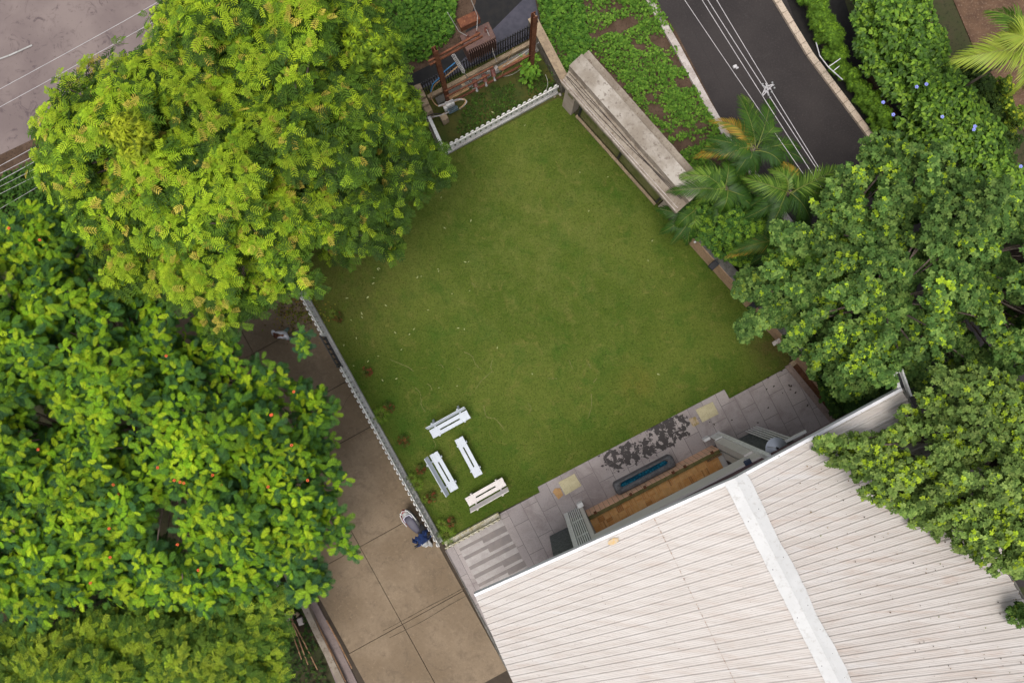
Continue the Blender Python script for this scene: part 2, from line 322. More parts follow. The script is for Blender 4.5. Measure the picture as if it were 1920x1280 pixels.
M['leaf'] = leafmat('leaf', 0.28, 0.65); M['leafglossy'] = leafmat('leaf_glossy', 0.18, 0.45); M['palmleaf'] = leafmat('palm_leaf', 0.2, 0.4)
M['flower_red'] = pm('orange_flower', (0.80, 0.16, 0.05), None, 6, None, 10, 0.6, 0.0)
M['flower_blue'] = pm('blue_flower', (0.28, 0.32, 0.80), None, 6, None, 10, 0.6, 0.0)

# ------------------------------------------------------------------ ground and paved surfaces
def flat(name, poly, z, mat, label=None, thick=0.05, px=True, kind='structure', cat=None):
    b = MB(); pts = [(W(*p)[0], W(*p)[1]) for p in poly] if px else poly
    b.prism(pts, z - thick, z); o = b.build(name, mat)
    return tag(o, label, cat, None, kind)
b = MB(); b.add([(-250, -250, -0.03), (250, -250, -0.03), (250, 250, -0.03), (-250, 250, -0.03)], [(0, 1, 2, 3)])
tag(b.build('ground', M['groundm']), 'brown earth and weeds around the garden plots', None, None, 'structure')
LAWN = [(240, 100), (395, 40), (640, 95), (812, 225), (838, 292), (1046, 184), (1062, 190), (1075, 212), (1240, 392), (1480, 650), (1480, 690), (1370, 748), (1356, 732), (1008, 912), (1012, 922), (935, 960), (832, 1014), (577, 551)]
flat('lawn', LAWN, 0.012, M['lawn'], 'mown green lawn in the middle of the walled garden')
YARD = [(700, 160), (780, 172), (1030, 60), (1062, 190), (1046, 184), (838, 292), (812, 225), (700, 240)]
YM = pm('yard_grass', (0.040, 0.060, 0.010), (0.075, 0.070, 0.015), 1.2, (0.02, 0.028, 0.006), 9, 0.95, 0.5, bscale=30)
flat('yard_grass_ground', YARD, 0.008, YM, 'dark mossy grass inside the small transformer yard')
DR = [(300, 100), (577, 551), (832, 1014), (1010, 1340), (690, 1340), (618, 1180), (540, 1040), (400, 800), (150, 350)]
# slabs of the drive: joints run across and along
b = MB()
def drive_slabs():
    d = Vector((0.482, -0.876, 0)); n = Vector((0.876, 0.482, 0))
    p0 = W(675, 1024, 0)                     # crossing of two joints
    ts = [-14.5, -11.2, -8.6, -5.9, -3.9 + 0.0, 0.0, 3.45, 7.0]; 
    ns = [-3.5, 0.0, 2.72]
    # a slab is clipped by the drive's edge line (fence side) and by the left edge
    for i in range(len(ts) - 1):
        for j in range(2):
            g = 0.012
            a0, a1 = ts[i] + g, ts[i + 1] - g; b0, b1 = ns[j] + g, ns[j + 1] - g
            if j == 0: b0 = -2.2 - 0.03 * i
            pts = [p0 + d * a0 + n * b0, p0 + d * a1 + n * b0, p0 + d * a1 + n * b1, p0 + d * a0 + n * b1]
            pts = [jig(p, 0.004) for p in pts]
            b.prism([(p.x, p.y) for p in pts], -0.02, 0.03 + random.uniform(-0.002, 0.002))
drive_slabs(); tag(b.build('driveway', M['drive']), 'brown stained concrete driveway in large slabs', None, None, 'structure')
flat('driveway_joints', [(p[0], p[1]) for p in DR], -0.005, pm('joint_dirt', (0.05, 0.035, 0.022), None, 5), 'dark earth showing in the driveway joints', 0.02)
# cracks and mended line across the lower slab
b = MB()
for pts, w in (([(718, 1182), (760, 1160), (800, 1138), (845, 1115), (875, 1098)], .03), ([(730, 1195), (790, 1165), (840, 1135), (880, 1112), (885, 1100)], .025), ([(560, 830), (600, 812), (640, 790)], .012), ([(640, 770), (655, 742), (672, 738)], .01)):
    L = spline([W(x, y, 0.034) for x, y in pts], 8)
    for i in range(len(L) - 1):
        a, c_ = L[i], L[i + 1]; nn = Vector((-(c_ - a).y, (c_ - a).x, 0)).normalized() * w * random.uniform(.35, .7)
        b.add([a - nn, c_ - nn, c_ + nn, a + nn], [(0, 1, 2, 3)])
tag(b.build('driveway_cracks', pm('crack_fill', (0.085, 0.06, 0.035), None, 9)), 'dark mended cracks crossing the lower driveway slabs', None, None, 'structure')
# garden patio
PAT = [UV(-5, 6), UV(-5.2, 1.2)]
pat = [(835, 1031), (937, 962), (1012, 922), (1008, 912), (1357, 730), (1367, 747), (1472, 690), (1560, 795), (1660, 920), (1800, 1340), (1000, 1340)]
flat('patio', pat, 0.06, M['patio'], 'grey flagstone patio between lawn and house', 0.1)
# granite strips in the corner by the drive
b = MB(); vv = 0.42; k = 0; 
def uvof(px, py, z=0.0):
    p = W(px, py, z) - O; return p.dot(U), p.dot(V)
ua, va = uvof(838, 1031); ub, vb = uvof(939, 966)
vtop = -0.02
v0 = vb - 0.05; i = 0
while v0 < 5.2:
    per_ = random.uniform(.36, .44); ue = ub + (v0 - vb) * 0.02; us = -4.24 + (v0 - 0.45) * 0.02
    br_ = us + 1.0 + .22 * ((i // 3) % 3) + random.uniform(-.05, .05)
    for (x0, x1, fl) in ((us, br_, random.uniform(.60, .70)), (br_ + .004, ue - random.uniform(0, .06), random.uniform(.24, .42) if i % 3 else .6)):
        for (f0, f1, mi) in ((0, 1 - fl, 0), (1 - fl, 1, 1)):
            b.mi = mi; y0, y1 = v0 + f0 * per_ + .002, v0 + f1 * per_ - .002
            P = [UV(x0, y0), UV(x1, y0), UV(x1, y1), UV(x0, y1)]; b.prism([(p.x, p.y) for p in P], .03, .066 + .004 * mi)
    v0 += per_; i += 1
b_g = b.build('granite_paving', None, mats=[M['granite_dark'], M['granite_light']])
tag(b_g, 'striped grey and speckled granite paving in the corner by the driveway', None, None, 'structure')
flat('patio_kerb', [(829, 1016), (836, 1030), (1010, 1352), (1000, 1352)], 0.09, M['greyconc'], 'narrow dark kerb between granite paving and driveway')
flat('soil_bed', [(1481, 690), (1502, 672), (1720, 900), (1650, 900)], 0.02, M['redsoil'], 'narrow bed of bare red soil between patio and boundary wall')
flat('bed_kerb', [(1470, 687), (1480, 682), (1660, 900), (1648, 905)], 0.10, pm('pinkish_kerb', (0.26, 0.20, 0.17), (0.20, 0.15, 0.13), 3, (0.1, .08, .07), 14), 'pinkish stone kerb along the red soil bed')
flat('bed_end_kerb', [(1478, 681), (1496, 668), (1501, 674), (1484, 688)], 0.085, M['block'], 'short kerb closing the top of the soil bed')
# roads
flat('road', [(1120, -160), (1435, -160), (1520, 100), (1655, 285), (2300, 1100), (1900, 1100), (1395, 300), (1280, 100)], 0.0, M['asphalt'], 'dark asphalt lane beside the garden')
b = MB()
for pts, w in (([(1115, -175), (1268, 90), (1276, 105), (1325, 195), (1365, 263), (1395, 305), (1480, 420), (1900, 1080)], 0.13), ):
    for i in range(len(pts) - 1):
        a, c_ = W(*pts[i]), W(*pts[i + 1]); n = Vector((-(c_ - a).y, (c_ - a).x, 0)).normalized() * w
        b.prism([(p.x, p.y) for p in (a - n, c_ - n, c_ + n, a + n)], -0.02, 0.12)
tag(b.build('road_kerb', M['kerb']), 'white painted kerb on the garden side of the dark lane', None, None, 'structure')
b = MB(); 
a, c_ = W(1400, -90), W(1516, 102); e_ = W(1651, 283); f_ = W(2200, 1010)
for (p, q) in ((a, c_), (c_, e_), (e_, f_)):
    d = (q - p); L = d.length; d.normalize(); n = Vector((-d.y, d.x, 0)) * 0.12
    k = int(L / 0.45)
    for i in range(k):
        s0 = p + d * (i * L / k + .008); s1 = p + d * ((i + 1) * L / k - .008)
        b.prism([(x.x, x.y) for x in (s0 - n, s1 - n, s1 + n, s0 + n)], -0.02, 0.11 + random.uniform(-.006, .006))
tag(b.build('far_road_kerb', pm('sandy_kerb', (0.52, 0.43, 0.34), (0.44, 0.35, 0.27), 1.5, (0.2, .15, .1), 20)), 'sandy block kerb on the far side of the dark lane', None, None, 'structure')
flat('dusty_road', [(-700, -400), (600, -400), (520, -40), (330, 105), (180, 205), (60, 262), (-20, 300), (-700, 720)], 0.0, M['dusty'], 'pinkish grey dusty road in the upper left corner')
flat('road_shoulder', [(520, -40), (340, 105), (190, 205), (60, 262), (-20, 300), (-700, 720), (-700, 790), (-10, 345), (80, 300), (210, 240), (360, 150), (560, 0)], 0.004, M['soil'], 'bare brown soil verge along the dusty road', 0.03)
b = MB(); P = [W(-20, 118, .03), W(20, 103, .03), W(60, 85, .03)]
for i in range(2):
    a, c_ = P[i], P[i + 1]; n = Vector((-(c_ - a).y, (c_ - a).x, 0)).normalized() * .03; b.add([a - n, c_ - n, c_ + n, a + n], [(0, 1, 2, 3)])
tag(b.build('road_marking', M['plinth']), 'worn white line on the dusty road', None, None, 'structure')
# road dust patches on the dark lane
flat('garden_verge', [(960, -160), (1120, -160), (1268, 60), (1390, 300), (1470, 410), (1420, 520), (1290, 440), (1300, 340), (1110, 100), (1060, 160)], 0.006, M['soil'], 'brown soil verge between canopy wall and dark lane', 0.03)
flat('drain_channel', [(1425, -130), (1450, -130), (1545, 100), (1690, 262), (1790, 380), (1760, 400), (1660, 290), (1515, 102)], 0.002, pm('wet_black_mud', (0.008, 0.007, 0.007), (0.014, .012, .01), 5), 'black muddy drain beside the sandy kerb', 0.02)
flat('drain', [(1460, -130), (1540, -130), (1610, 80), (1800, 380), (1740, 400)], 0.003, pm('wet_black_mud_deep', (0.006, 0.005, 0.005), (0.010, .009, .008), 5), 'dark open drain under the creeper hedge', 0.02)
flat('soil_path', [(1830, 100), (1890, 180), (2000, 420), (2300, 520), (2300, -160), (1720, -160)], 0.004, pm('garden_soil', (0.13, 0.075, 0.045), (0.085, 0.048, 0.03), 2, (0.19, 0.13, 0.09), 12, 0.95, 0.5), 'brown soil path right of the creeper hedge', 0.02)
# kerb wall, paver strip lower left
flat('paver_path', [(528, 1035), (545, 1040), (560, 1065), (625, 1185), (700, 1340), (655, 1340), (590, 1180), (533, 1068)], 0.05, pm('pinkish_pavers', (0.21, 0.165, 0.155), (0.17, 0.13, 0.12), 2, (0.12, .1, .09), 12), 'narrow pinkish paver strip along the driveway', 0.06)
b = MB()
pts = [(520, 1040), (545, 1092), (565, 1125), (592, 1182), (670, 1340)]
for i in range(len(pts) - 1):
    a, c_ = W(*pts[i], .3), W(*pts[i + 1], .3); n = Vector((-(c_ - a).y, (c_ - a).x, 0)).normalized() * .12
    b.prism([(p.x, p.y) for p in (a - n, c_ - n * 1.02, c_ + n, a + n)], -0.02, 0.3)
tag(b.build('low_wall', M['concrete']), 'low weathered concrete wall left of the driveway', 'wall')
# ------------------------------------------------------------------ house
house = empty('house', UV(3.5, 4.0, 0), 0, 'single storey house under a white corrugated gable roof, with a glazed porch facing the lawn', 'house')
HO = house.location
def hp(b, name, mat, smooth=False, parent=house, mats=None): return b.build(name, mat, parent, HO, smooth, mats)
def ubox(b, u0, u1, v0, v1, z0, z1):
    b.prism([tuple(UV(a, c)[:2]) for a, c in ((u0, v0), (u1, v0), (u1, v1), (u0, v1))], z0, z1)
# roof corner points (px, py, z)
A0, R0, B0 = W(890, 1115, 4.97), W(1378, 898, 6.49), W(1690, 729, 6.01)
A1, R1, B1 = W(1030, 1434, 4.97), W(1651, 1434, 6.49), W(2098, 1434, 6.01)
# push further back so that the roof is a whole roof, not cut at the picture's edge
def ext(a, c, k): return a + (c - a) * k
A1, R1, B1 = ext(A0, A1, 1.5), ext(R0, R1, 1.5), ext(B0, B1, 1.5)
def rib(t, pitch=0.262):
    x = (t / pitch) % 1.0
    if x < 0.10: return x / 0.10
    if x < 0.24: return 1.0
    if x < 0.34: return 1 - (x - .24) / .10
    if 0.55 < x < 0.62: return 0.22
    if 0.75 < x < 0.82: return 0.22
    return 0.0
def ribfoot(t):  # darkest at the feet of the main ribs, fainter beside the small ones
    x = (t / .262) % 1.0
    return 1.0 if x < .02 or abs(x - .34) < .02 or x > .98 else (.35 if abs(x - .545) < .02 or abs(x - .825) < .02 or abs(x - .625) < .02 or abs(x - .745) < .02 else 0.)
def sheet(P0, P1, Q0, Q1, s0, s1, ns, dz, t0=0.0):
    # P = ridge line, Q = eave line; ribs run from ridge to eave
    L = ((P1 - P0).length + (Q1 - Q0).length) / 2
    br = [.001, .10, .24, .34, .42, .545, .555, .615, .625, .745, .755, .815, .825, .92]
    ts = []; n = int(L / .262)
    for k in range(n):
        for q in br: ts.append((k + q) * .262)
    b = MB(); vs = []; m = ns + 1
    for t in ts:
        f = t / L; a = P0.lerp(P1, f); c = Q0.lerp(Q1, f); h = rib(t + 1e-6) * 0.030 + dz
        if abs(((t / .262) % 1.0) - .10) < 1e-3: h = 0.030 + dz
        if abs(((t / .262) % 1.0) - .24) < 1e-3: h = 0.030 + dz
        wob = 0.0015 * math.sin(t * 1.7) 
        for i in range(m):
            s = s0 + (s1 - s0) * i / ns; p = a.lerp(c, s)
            vs.append((p.x, p.y, p.z + h + wob * math.sin(i * 1.3 + t)))
    fs = []
    for k in range(len(ts) - 1):
        for i in range(ns):
            q = (k * m + i, k * m + i + 1, (k + 1) * m + i + 1, (k + 1) * m + i); fs.append(q)
    b.add(vs, fs); b.dirt = [dd for t in ts for dd in [ribfoot(t)] * m]; return b
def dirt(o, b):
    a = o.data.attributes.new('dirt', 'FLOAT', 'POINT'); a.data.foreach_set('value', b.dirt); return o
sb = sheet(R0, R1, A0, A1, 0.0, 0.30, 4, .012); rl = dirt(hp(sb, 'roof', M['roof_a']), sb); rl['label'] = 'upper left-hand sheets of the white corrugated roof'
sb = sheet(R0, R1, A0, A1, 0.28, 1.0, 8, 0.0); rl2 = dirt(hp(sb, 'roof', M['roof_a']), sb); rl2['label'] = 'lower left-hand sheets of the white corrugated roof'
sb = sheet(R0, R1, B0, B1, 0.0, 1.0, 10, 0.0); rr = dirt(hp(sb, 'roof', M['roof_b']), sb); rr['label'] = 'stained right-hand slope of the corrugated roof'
# rusty overlap line between the sheets
b = MB(); L = (R1 - R0).length; n = 330; pv = None
for k in range(n):
    t = k * L / n; f = k / n; p = R0.lerp(R1, f).lerp(A0.lerp(A1, f), 0.30)
    w = random.choice((.002, .004, .006, .012)) if random.random() < .93 else .02
    h = rib(t) * .030 + .019; d = (A0 - R0).normalized() * w
    pt = (Vector((p.x, p.y, p.z + h)) - d, Vector((p.x, p.y, p.z + h)) + d)
    if pv: b.add([pv[0], pv[1], pt[1], pt[0]], [(0, 1, 2, 3)])
    pv = pt
so = hp(b, 'rust_line', pm('rust_stain', (0.36, 0.27, 0.22), (0.26, 0.19, 0.16), 8, (0.5, .42, .36), 14, 0.9, 0)); 
# screws
b = MB()
for (Q0_, Q1_, ss) in ((A0, A1, (.14, .42, .58, .74, .9)), (B0, B1, (.2, .42, .66, .88))):
    for s in ss:
        for k in range(70):
            if random.random() < .5: continue
            t = (k * 1 + .17) * .262; f = t / L
            if f > 1: break
            p = R0.lerp(R1, f).lerp(Q0_.lerp(Q1_, f), s + random.uniform(-.004, .004)); b.box((p.x, p.y, p.z + .033), (.014, .014, .01), rz=.4)
tag(hp(b, 'screws', M['brownmetal']), None, None, None, 'stuff')
# ridge cap
b = MB(); vs = []; m = 60
dA = (A0 - R0).normalized(); dB = (B0 - R0).normalized()
for k in range(m):
    f = k / (m - 1); p = R0.lerp(R1, f) - (R1 - R0).normalized() * .06
    wa = .34 + random.uniform(-.008, .008); wb = .37 + .03 * math.sin(k * .55) + random.uniform(-.012, .012)
    for d, w, h in ((dA, wa, .058), (dA, .12, .078), (dB, 0, .092), (dB, .12, .078), (dB, wb, .056)):
        q = p + d * w; vs.append((q.x, q.y, q.z + h + .004 * math.sin(k * .9)))
b.add(vs, [(k * 5 + i, k * 5 + i + 1, (k + 1) * 5 + i + 1, (k + 1) * 5 + i) for k in range(m - 1) for i in range(4)])
rc = hp(b, 'ridge_cap', M['ridge'])
b = MB()
for k in range(17):
    f = .02 + k * .056; p = R0.lerp(R1, f)
    for d, w in ((dA, .22), (dB, .22)):
        q = p + d * w + (R1 - R0).normalized() * (.2 if d is dA else 0); b.lathe((q.x, q.y, q.z + .05), [(.016, 0), (.016, .016), (.004, .022)], 8)
o_ = b.build('bolts', M['dark_plastic'], rc, HO); tag(o_, None, None, None, 'stuff')
# verge trim along the gable edge, right eave flashing, fascia
b = MB()
for a, c in ((A0, R0), (R0, B0)):
    d = (c - a).normalized(); n = V * -1
    for w0, w1, z0, z1 in ((-.02, .06, .035, .05),):
        P = [a - V * .05, c - V * .05, c + V * .04, a + V * .04]
        b.add([p + Vector((0, 0, .045)) for p in P] + [p + Vector((0, 0, -.16)) for p in P], [(3, 2, 1, 0), (4, 5, 6, 7), (0, 1, 5, 4), (1, 2, 6, 5), (2, 3, 7, 6), (3, 0, 4, 7)])
hp(b, 'verge_trim', M['pearl'])
b = MB(); d = (B1 - B0).normalized(); n = Vector((d.y, -d.x, 0)) * -1
b.tube([B0 + n * .03 + Vector((0, 0, .0)), B1 + n * .03], .045, 6); hp(b, 'eave_flashing', M['greyconc'])
# gutter box sticking out at the right-hand corner
b = MB(); g0, g1 = W(1682, 697, 5.9), W(1698, 742, 5.9)
gd = (g1 - g0).normalized(); gn = Vector((-gd.y, gd.x, 0))
for s in (-.13, .13):
    c = (g0 + g1) / 2 + gn * s; b.box(c, ((g1 - g0).length + .1, .06 if s > 0 else .11, .14), rz=math.atan2(gd.y, gd.x))
c = (g0 + g1) / 2; b.box(c - Vector((0, 0, .07)), ((g1 - g0).length + .08, .2, .012), rz=math.atan2(gd.y, gd.x))
b.box(g0, (.05, .25, .14), rz=math.atan2(gd.y, gd.x))
gut = hp(b, 'gutter', M['white']); b = MB(); b.box(c - Vector((0, 0, .045)), ((g1 - g0).length - .06, .15, .03), rz=math.atan2(gd.y, gd.x)); b.build('gutter_bed', M['black'], gut, HO)  # black strip along the inside bottom of the gutter
# body walls
b = MB(); ubox(b, -.9, 0.0, .52, .70, 0, 4.9); ubox(b, -.9, -.72, .705, 14, 0, 4.9); ubox(b, 6.9, 8.3, .52, .70, 0, 5.2); ubox(b, 8.12, 8.3, .705, 14, 0, 5.2); ubox(b, -.9, 8.3, 14.005, 14.2, 0, 4.9)
hp(b, 'wall', M['plum'])
for a_, c_ in ((-.91, -.04), (6.95, 8.28)):
    b = MB(); ubox(b, a_, c_, .495, .515, .06, 4.6); hp(b, 'stone_cladding', M['cladding'])
# gable wall following the roof
def zroof(u):
    uR = (R0 - O).dot(U); uA = (A0 - O).dot(U); uB = (B0 - O).dot(U)
    return 4.97 + (6.49 - 4.97) * (u - uA) / (uR - uA) if u < uR else 6.49 + (6.01 - 6.49) * (u - uR) / (uB - uR)
b = MB(); us = [-1.9, 0, 2, 4.45, 6, 8, 9.9]; n = len(us); vs = []
for v in (.06, .2):
    for u in us: p = UV(u, v); vs.append((p.x, p.y, 4.76)); 
    for u in us: p = UV(u, v); vs.append((p.x, p.y, zroof(u) - .05))
fs = []
for i in range(n - 1):
    fs += [(i, i + 1, n + i + 1, n + i), (2 * n + i + 1, 2 * n + i, 3 * n + i, 3 * n + i + 1), (i + 1, i, 2 * n + i, 2 * n + i + 1)]
b.add(vs, fs); hp(b, 'gable_wall', M['plum'])
# porch frame: jambs and lintel in grey render, white piers at both ends
b = MB(); ubox(b, .65, .77, 0, .25, 0, 4.05); ubox(b, .62, .65, .003, .25, 0, 4.05); hp(b, 'porch_jamb', M['greyfac'])
b = MB(); ubox(b, 6.36, 6.68, -.06, .25, .75, 4.05); hp(b, 'porch_jamb', M['greyfac'])
b = MB(); ubox(b, .62, 6.74, 0, .25, 4.053, 4.74); hp(b, 'porch_lintel', M['greyfac'])
b = MB(); ubox(b, -.02, .15, -.03, .22, 0, 5.0); hp(b, 'porch_pier', M['white'])
b = MB(); ubox(b, 6.69, 6.84, -.12, .25, 0, 5.35); hp(b, 'porch_pier', M['white'])
b = MB(); ubox(b, .60, .83, -.17, -.005, 0, .30); hp(b, 'porch_plinth', M['white'])
b = MB(); ubox(b, 6.10, 6.36, -.17, -.065, 0, .34); hp(b, 'porch_plinth', M['white'])
def bars(u0, u1, n, v, z0, z1, rails, name='lattice_bars'):
    b = MB()
    for i in range(n):
        u = u0 + (u1 - u0) * (i + .5) / n; ubox(b, u - .022, u + .022, v - .02, v + .02, z0, z1)
    for z in rails: ubox(b, u0, u1, v - .012, v + .028, z - .025, z + .025)
    return hp(b, name, M['white'])
bars(.16, .61, 6, .0, .0, 4.9, (1.65, 3.48)); bars(6.40, 6.68, 5, -.10, .0, .9, (.85,))
bars(7.72, 8.26, 5, .36, .0, 3.4, (3.38,))
b = MB(); ubox(b, .16, .61, .30, .34, 0, 4.9); hp(b, 'dark_backing', M['black'])
b = MB(); ubox(b, 7.7, 8.75, .31, .40, 3.41, 3.5); hp(b, 'beam', M['white'])
# low stone faced wall, ledge, parquet floor, side walls
b = MB(); ubox(b, .80, 6.34, .24, .262, 0.0, .93); hp(b, 'stone_facing', M['peach'])
b = MB(); ubox(b, .80, 6.34, .265, .41, 0, .925); hp(b, 'ledge', M['mosscap'])
lw = hp(MB(), 'x', None) if False else None
for u in (1.05, 2.55, 3.15, 4.35, 4.85, 6.0):
    b = MB(); ubox(b, u, u + .11, .20, .30, .90, .97); ub2 = MB(); ubox(ub2, u + .025, u + .085, .195, .20, .905, .965)
    o_ = hp(b, 'ledge_bracket', M['rust'])
b = MB(); ubox(b, .78, 6.40, .42, 3.2, 0, .82); hp(b, 'porch_floor_slab', M['greyfac'])
b = MB(); cs = .27
nu, nv = int(5.6 / cs), 10
for i in range(nu):
    for j in range(nv):
        u0, v0 = .79 + i * cs, .425 + j * cs
        n = 4; w = cs / n
        tone = random.choice((0, 1, 1, 2)) 
        for k in range(n):
            b.mi = random.choice((tone, tone, tone, 0, 1))
            g = .0035
            if (i + j) % 2: ubox(b, u0 + g, u0 + cs - g, v0 + k * w + g, v0 + (k + 1) * w - g, .82, .84)
            else: ubox(b, u0 + k * w + g, u0 + (k + 1) * w - g, v0 + g, v0 + cs - g, .82, .84)
hp(b, 'parquet_floor', None, mats=[M['parquet_a'], M['parquet_b'], M['parquet_c']])
b = MB(); ubox(b, 6.41, 6.6, .42, 3.2, 0, 4.7); ubox(b, .58, .77, .42, 3.2, 0, 4.7); ubox(b, .58, 6.6, 3.205, 3.35, 0, 4.7); hp(b, 'porch_inner_wall', M['greyfac'])
b = MB(); ubox(b, 5.75, 6.36, .44, .50, .85, .93); hp(b, 'floor_rail', M['oldwood'])
b = MB(); ubox(b, 6.385, 6.405, .75, 1.35, .95, 2.4); hp(b, 'dark_opening', M['black'])
# solar lamp on the lintel
r = empty('solar_lamp', UV(6.22, -.10, 4.72), ang, 'small solar lamp with dark panel fixed on the grey porch lintel', 'lamp')
b = MB(); b.box((0, -.10, .03), (.24, .20, .02), rx=-.25, bev=.004); b.build('solar_panel', pm('solar_glass', (.015, .03, .06), None, 5, rough=.2, bump=0), r)
b = MB(); b.tube([(0, .02, 0), (0, -.05, .0), (0, -.09, -.02)], .015); b.build('bracket', M['steel'], r)
b = MB(); b.ellipsoid((0.02, -.06, -.13), (.075, .075, .06)); b.build('lamp_head', M['steel'], r, smooth=True)
# satellite dish
dc = W(1454, 842, 4.0)
r = empty('satellite_dish', dc, 0, 'grey satellite dish peeking out from under the roof edge beside the porch', 'satellite dish')
b = MB(); Rd = Matrix.Rotation(math.radians(14), 3, Vector((-.5, .8, 0))); prof_t = []
rings = []
for q in range(8):
    rr_ = .42 * q / 7 + .002; rings.append([Rd @ Vector((rr_ * math.cos(t), rr_ * .94 * math.sin(t), .09 * (rr_ / .42) ** 2)) for t in [2 * math.pi * k / 28 for k in range(28)]])
back = [[p + Rd @ Vector((0, 0, -.012)) for p in rg] for rg in rings[::-1]]
b.rings(back + rings); dm = pm('dish_grey', (.62, .65, .72), (.56, .59, .66), 3, None, 10, .55, 0); b.build('dish', dm, r, smooth=True)
b = MB(); b.tube([(0, 0, -.02), (.1, -.15, -.25), (.15, -.5, -.3)], .025); b.tube([Rd @ Vector((-.36, .1, .05)), Rd @ Vector((-.35, .08, .35)), Rd @ Vector((-.2, .05, .42))], .012); b.build('mount_arm', M['steel'], r)
b = MB(); b.box(Rd @ Vector((-.20, .05, .42)), (.07, .07, .12), bev=.01); b.build('receiver', M['dark_plastic'], r)
b = MB()
mk = [(.11, -.05), (.24, -.05), (.28, .04), (.2, .12), (.15, .12)]
for (x0, y0), (x1, y1) in (((.17, -.10), (.30, -.06)), ((.30, -.06), (.27, .04)), ((.17, -.10), (.15, .0)), ((.15, .0), (.20, -.02)), ((.21, .02), (.27, .04))):
    p, q = Vector((x0, y0, 0)), Vector((x1, y1, 0)); mm = (p + q) / 2; h = .09 * (mm.length / .42) ** 2 + .006
    d = (q - p); c = Rd @ Vector((mm.x, mm.y, h)); b.box(c, (d.length, .022, .004), rz=math.atan2(d.y, d.x), ry=0.05)
b.build('printed_mark', pm('dark_blue_print', (.02, .03, .12), None, 5, bump=0), r)
# stone trough
r = empty('stone_trough', UV(3.45, -.02, .06), ang, 'long dark stone trough filled with blue water against the peach porch wall', 'trough')
def rrect(x0, x1, y0, y1, c): return [(x0 + c, y0), (x1 - c, y0), (x1 - c * .3, y0 + c * .3), (x1, y0 + c), (x1, y1 - c), (x1 - c, y1), (x0 + c, y1), (x0, y1 - c), (x0, y0 + c), (x0 + c * .3, y0 + c * .3)]
b = MB()
rgs = []
for ins, z in ((0, 0), (-.01, .2), (0, .36), (.03, .40), (.20, .40), (.24, .36), (.25, .24)):
    rgs.append([Vector((x, y, z)) for x, y in rrect(-1.27 + ins, 1.27 - ins, -.24 + ins * .85, .24 - ins * .35, .10)])
b.rings(rgs, cap=False); b.build('basin', M['trough'], r, smooth=True)
b = MB(); b.prism([(x, y) for x, y in rrect(-1.03, 1.03, -.04, .16, .05)], .1, .30); b.build('water', M['water'], r)
# manhole slabs
def slab(pts, z0, z1, mat, lab):
    c = sum((W(*p) for p in pts), Vector()) / len(pts); b = MB(); b.prism([(W(*p).x - c.x, W(*p).y - c.y) for p in pts], z0, z1)
    o = b.build('stone_cover', mat); o.location = (c.x, c.y, 0); tag(o, lab, 'cover', 'stone covers set in the patio')
slab([(1046.4, 903), (1076.5, 887), (1090, 909), (1060, 927)], .04, .085, M['cream_slab'], 'large cream square cover at the left end of the patio')
slab([(1036, 921), (1040, 914.5), (1050, 913.6), (1056, 926.5), (1047, 935)], .04, .08, M['tan_slab'], 'small tan hexagonal cover beside the large cream square one')
slab([(1303, 767.5), (1335, 752.7), (1346.6, 775), (1316, 790.7)], .04, .085, M['cream_slab'], 'large cream square cover right of the wet patio flags')
slab([(1290.7, 785), (1303, 780), (1310.8, 793), (1299, 800)], .04, .078, pm('moss_slab', (.42, .33, .24), (.25, .19, .07), 9, None, 9), 'small mossy square cover near the porch, next to a larger cream one')
b = MB()
# ------------------------------------------------------------------ benches
def bench(px, py, a, mat, lab, back=1):
    r = empty('garden_bench' if back else 'backless_bench', W(px, py, .45).xy.to_3d(), math.radians(a), lab, 'bench', 'painted benches on the lawn')
    # x along the bench, back on +y * back
    L, w = 1.64, .172
    b = MB(); s = back or 1
    for y in (-.101, .101): b.box((0, y * s, .44), (L, .150, .035), bev=.004)
    for x in (-.62, .62): b.box((x, 0, .44), (.38, .052, .034))
    sm = b.build('seat', mat, r)
    b = MB()
    for x in (-.68, -.48, .48, .68):
        for y in (-.12, .12): b.box((x, y, .46), (.016, .016, .006))
    b.build('screws', M['dark_plastic'], sm)['kind'] = 'stuff'
    for x in (-.55, .55):
        b = MB(); b.box((x, -.16 * s, .20), (.06, .07, .44), rx=.12 * s, bev=.004); b.box((x, 0, .395), (.05, .36, .05)); b.build('leg', mat, r)
        b = MB()
        if back: 
            b.box((x, .35 * s, .20), (.085, .09, .46), rx=.30 * s, bev=.004); b.box((x, .335 * s, .58), (.07, .04, .46), rx=-.22 * s, bev=.004); b.box((x, .17 * s, .395), (.06, .36, .05))
        else: b.box((x, .16 * s, .20), (.06, .07, .44), rx=-.12 * s, bev=.004)
        b.build('leg', mat, r)
    if back:
        for (y, z) in ((.265, .60), (.315, .755)):
            b = MB(); b.box((0, y * s, z), (L + .03, .032, .15), rx=-.34 * s, bev=.004); b.build('back_board', mat, r)
    return r
bench(843.6, 795, 28.8, M['benchw'], 'bluish white bench farthest up the lawn, its back turned to the lawn')
bench(878.7, 856.4, -61.8, M['benchw'], 'narrow backless white bench in the middle of the group', 0)
bench(832.4, 884, -60.2 + 180, M['benchw'], 'bluish white bench nearest the long picket fence, back towards the fence', 1) 
bench(910.6, 921.7, 29.5, M['benchc'], 'warm white bench nearest the patio, back towards the patio', -1)
